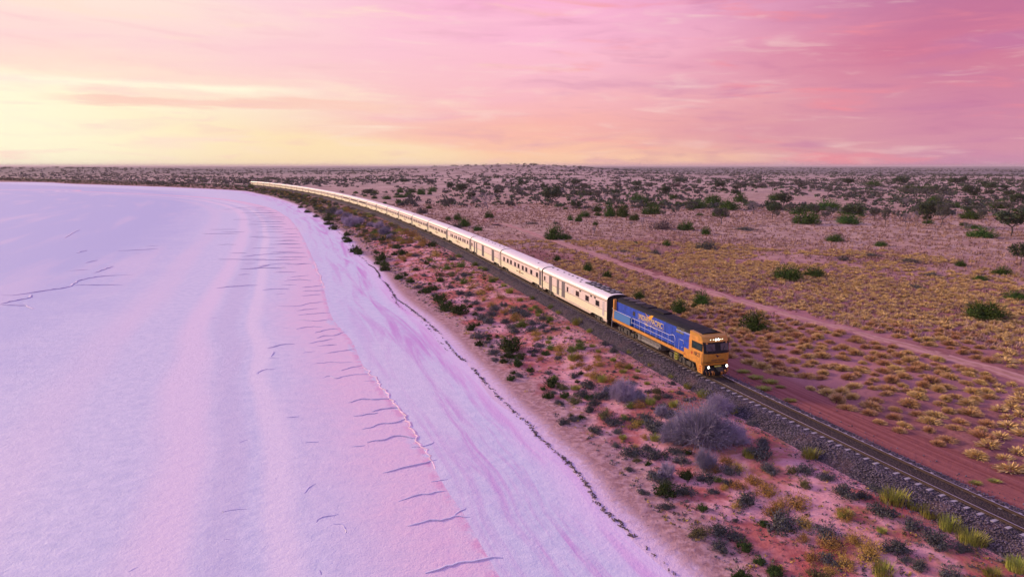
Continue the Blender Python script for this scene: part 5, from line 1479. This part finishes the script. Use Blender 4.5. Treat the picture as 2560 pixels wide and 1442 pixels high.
def scrub_mass(n, r0, r1, seed, name, mat, leafs=46, size=(1.2, 2.6), **kw):
    rng = np.random.default_rng(seed)
    P = scatter_far(n, r0, r1, rng, **kw)
    z = ground_z(P[:, 0], P[:, 1])
    r_ = np.hypot(P[:, 0], P[:, 1])
    w_ = rng.uniform(size[0], size[1], n) * (1 + r_ / 6000)
    d = unit(rng.normal(size=(n, leafs, 3))); d[..., 2] = np.abs(d[..., 2]) * .75
    lump = 1 + .35 * np.sin(3 * np.arctan2(d[..., 1], d[..., 0]) + rng.random((n, 1)) * 6)
    c = d * (w_[:, None] * (.6 + .45 * rng.random((n, leafs))) * lump)[..., None]
    c[..., 2] = c[..., 2] * 1.0 + w_[:, None] * .25
    c += np.concatenate([P, z[:, None]], 1)[:, None]
    nrm = unit(d + rng.normal(0, .5, d.shape) + np.array([0, 0, .3]))
    sz = (w_[:, None] * .26 * (.7 + .6 * rng.random((n, leafs)))).ravel()
    V, F = leaf_quads(c.reshape(-1, 3), nrm.reshape(-1, 3), sz, sz * .8, rng)
    o = link(name, np_mesh(name, V, F, mat))
    return o
tag(scrub_mass(1300, 340, 900, 31, 'far_scrub', 'leaf_tree_grey', 40, (1.0, 2.3)), 'grey green scrub covering the far plain as one mass', 'scrub', kind='stuff')
tag(scrub_mass(1200, 340, 900, 32, 'far_scrub', 'leaf_tree_dark', 40, (.8, 1.9)), 'dark green scrub dotted over the far plain as one mass', 'scrub', kind='stuff')
tag(scrub_mass(6000, 850, 4200, 33, 'horizon_scrub', 'leaf_tree_grey', 18, (1.6, 3.2), amin=-60, amax=60), 'hazy grey green scrub running to the horizon', 'scrub', kind='stuff')
tag(scrub_mass(4000, 850, 5500, 34, 'horizon_scrub', 'leaf_tree_dark', 18, (1.6, 3.4), amin=-60, amax=60), 'dark band of scrub right under the horizon', 'scrub', kind='stuff')
# far shore of the lake, left of the train's tail
def bank_mass(n, seed, name, mat, s0, s1, o0, o1, size):
    rng = np.random.default_rng(seed)
    s = rng.uniform(s0, s1, n); o_ = rng.uniform(o0, o1, n)
    x, y = track(s, o_)
    sd, _ = line_dist(x, y, SHORE); ok = sd > 2.5
    P = np.c_[x, y][ok]; n = len(P); z = ground_z(P[:, 0], P[:, 1])
    w_ = rng.uniform(size[0], size[1], n); lf = 26
    d = unit(rng.normal(size=(n, lf, 3))); d[..., 2] = np.abs(d[..., 2]) * .7
    c = d * (w_[:, None] * (.6 + .45 * rng.random((n, lf))))[..., None] + np.concatenate([P, z[:, None]], 1)[:, None]
    nrm = unit(d + rng.normal(0, .5, d.shape) + np.array([0, 0, .3])); sz = (w_[:, None] * .28 * (.7 + .6 * rng.random((n, lf)))).ravel()
    V, F = leaf_quads(c.reshape(-1, 3), nrm.reshape(-1, 3), sz, sz * .8, rng)
    return link(name, np_mesh(name, V, F, mat))
tag(bank_mass(2600, 41, 'shore_scrub', 'leaf_samphire', 300, 1750, 5, 75, (.5, 1.4)), 'low dark scrub along the far shore of the salt lake', 'scrub', kind='stuff')
tag(bank_mass(2600, 42, 'shore_scrub', 'leaf_olive', 200, 1750, 5, 75, (.4, 1.1)), 'olive brown scrub between the far shore and the rails', 'scrub', kind='stuff')
tag(bank_mass(1000, 43, 'shore_scrub', 'leaf_tree_grey', 700, 1750, -260, -10, (1.2, 2.8)), 'grey scrub behind the rails at the far left of the lake', 'scrub', kind='stuff')

# ------------------------------------------------------------------ grass tussocks of the near field
def hummock(rng, n, wd, r_in=.45):
    d = unit(rng.normal(size=(n, 3))); d[:, 2] = np.abs(d[:, 2]) * .9 + .04
    d = unit(d); lump = 1 + .22 * np.sin(2 * np.arctan2(d[:, 1], d[:, 0]) + rng.random() * 6) * (1 - d[:, 2]) + rng.normal(0, .08, n)
    sq = np.array([1, 1, .62])
    a = d * r_in * sq; e = d * lump[:, None] * sq + rng.normal(0, .07, (n, 3)); e[:, 2] = np.maximum(e[:, 2], .03)
    side = unit(np.cross(d, rng.normal(size=(n, 3)))) * wd
    V = np.stack([a - side, a + side, e + side * .35, e - side * .35], 1).reshape(-1, 3)
    return V, np.arange(4 * n).reshape(n, 4)
TU = [np_mesh('blades', *hummock(np.random.default_rng(500 + i), 460, .05, .5), 'tussock') for i in range(5)]
rng = np.random.default_rng(77)
cand_s = rng.uniform(-62, 210, 60000); cand_o = -(7.2 + 96 * rng.random(60000))
cx, cy = track(cand_s, cand_o)
rr = np.hypot(cx, cy)
rd = np.abs(line_dist(cx, cy, ROAD[::3])[0])
den = fbm(cx, cy, 22.0, 3)
ok = (rd > 2.3) & (cy > 18) & (rr < 190) & (np.abs(np.degrees(np.arctan2(cx, cy))) < 44)
ok &= (-cand_o > 7.5 + 1.0 * vnoise(cand_s / 6, cand_s * 0) * 4)
ok &= den > rng.uniform(-.62, .06, len(den)) + .38 * sstep(rr, 90, 175)
cx, cy, rr = cx[ok], cy[ok], rr[ok]
# keep them apart
cellsz = 1.4; grid = {}; sel = []
for i in range(len(cx)):
    k = (int(cx[i] / cellsz), int(cy[i] / cellsz))
    if any((cx[i] - cx[j]) ** 2 + (cy[i] - cy[j]) ** 2 < 1.9 for a in (-1, 0, 1) for b_ in (-1, 0, 1) for j in grid.get((k[0] + a, k[1] + b_), ())): continue
    grid.setdefault(k, []).append(i); sel.append(i)
cx, cy, rr = cx[sel], cy[sel], rr[sel]
cz = ground_z(cx, cy)
order = np.argsort(rr)
inview = [i for i in order if abs(cx[i] / max(cy[i], 1)) < .76]
big = set(inview[:300])
for i in big:
    o = link('grass_tussock', TU[rnd.randrange(5)])
    o.location = (float(cx[i]), float(cy[i]), float(cz[i]) - .02); o.rotation_euler = (0, 0, rnd.uniform(0, 6.28))
    s_ = rnd.uniform(.5, .88); o.scale = (s_ * rnd.uniform(.9, 1.4), s_ * rnd.uniform(.8, 1.1), s_ * rnd.uniform(.85, 1.15))
    tag(o, 'golden grass tussock on red soil in the field right of the rails', 'grass', 'golden tussocks right of the rails')
rest = [i for i in range(len(cx)) if i not in big]
def joined(ids, nbl, name, mat, lo, hi, wd):
    rng = np.random.default_rng(8); Vs = []; Fs = []; o = 0
    protos = []
    for s in range(6):
        protos.append(hummock(np.random.default_rng(600 + s), nbl, wd))
    for i in ids:
        V, F = protos[rng.integers(6)]
        a = rng.random() * 6.28; s_ = rng.uniform(lo, hi); sx = s_ * rng.uniform(.9, 1.4); sy = s_ * rng.uniform(.8, 1.1)
        ca, sa = math.cos(a), math.sin(a)
        W = np.c_[(V[:, 0] * ca - V[:, 1] * sa) * sx + cx[i], (V[:, 0] * sa + V[:, 1] * ca) * sy + cy[i], V[:, 2] * s_ * rng.uniform(.85, 1.15) + cz[i] - .02]
        Vs.append(W); Fs.append(F + o); o += len(W)
    return link(name, np_mesh(name, np.concatenate(Vs), np.concatenate(Fs), mat))
tag(joined(rest, 110, 'grass_tussock_field', 'tussock', .58, .95, .075), 'field of golden grass tussocks running back behind the train', 'grass', kind='stuff')
# finer dry grass beyond the tussocks
def fine_grass(n, r0, r1, seed, amin, amax):
    rng = np.random.default_rng(seed)
    r_ = r0 * (r1 / r0) ** rng.random(n); a = np.radians(rng.uniform(amin, amax, n))
    x = r_ * np.sin(a); y = r_ * np.cos(a)
    td, _ = line_dist(x, y, TRK); sd, _ = line_dist(x, y, SHORE)
    rd = np.abs(line_dist(x, y, ROAD[::4])[0])
    ok = (td > 8) & (rd > 1.8) & (fbm(x, y, 30.0, 3) > rng.uniform(-.6, .3, n))
    x, y, r_ = x[ok], y[ok], r_[ok]; z = ground_z(x, y); n = len(x)
    k = 5
    ang = rng.random((n, k)) * 6.28; ln = rng.uniform(.18, .42, (n, k)) * (1 + r_[:, None] / 400)
    base = np.stack([x[:, None] + rng.normal(0, .25, (n, k)), y[:, None] + rng.normal(0, .25, (n, k)), np.repeat(z[:, None], k, 1)], 2)
    dirv = np.stack([np.cos(ang), np.sin(ang), 0 * ang], 2); side = np.stack([-np.sin(ang), np.cos(ang), 0 * ang], 2) * (.05 + r_[:, None, None] / 2500)
    tip = base + dirv * ln[..., None] * .7 + np.stack([0 * ang, 0 * ang, ln], 2)
    V = np.stack([base - side, base + side, tip], 2).reshape(-1, 3)
    return link('dry_grass', np_mesh('dry_grass', V, np.arange(len(V)).reshape(-1, 3), 'dry_grass'))
tag(fine_grass(46000, 95, 380, 51, -28, 41), 'pale dry grass covering the middle of the field beyond the tussocks', 'grass', kind='stuff')
# grass against the far side of the ballast
for j, (px, py, w_) in enumerate([(1908, 973, 44), (1951, 968, 28), (1975, 1002, 34), (2438, 1208, 36), (2487, 1203, 34), (1890, 945, 40), (1925, 956, 44), (1860, 930, 36)]):
    p = on_ground([(px, py)])[0]
    o = link('grass_clump', KIND['Y']['me'][j % 3]); dp = p[1]
    r_ = w_ * dp / FPX / 2
    o.location = tuple(p); o.scale = (r_ * 1.3, r_, r_ * .45)
    tag(o, f'low yellow green grass clump on the field side of the rails, {ordinal(j)} along', 'grass', 'grass clumps on the field side of the ballast')

# ------------------------------------------------------------------ evening haze over the plain
hz = bpy.data.materials.new('haze'); hz.use_nodes = True
ht = hz.node_tree; ht.nodes.clear()
ho = ht.nodes.new('ShaderNodeOutputMaterial'); hv = ht.nodes.new('ShaderNodeVolumePrincipled')
hv.inputs['Color'].default_value = (.86, .74, .82, 1); hv.inputs['Density'].default_value = 0.00006; hv.inputs['Anisotropy'].default_value = 0.1
ht.links.new(hv.outputs[0], ho.inputs['Volume'])
MATS['haze'] = hz
hb = MB().box(-31000, 31000, -31000, 31000, -9.0, 48.0).build('haze', 'haze')
hb['kind'] = 'stuff'
hb['label'] = 'thin pinkish evening haze over the far plain'
hb['category'] = 'haze'
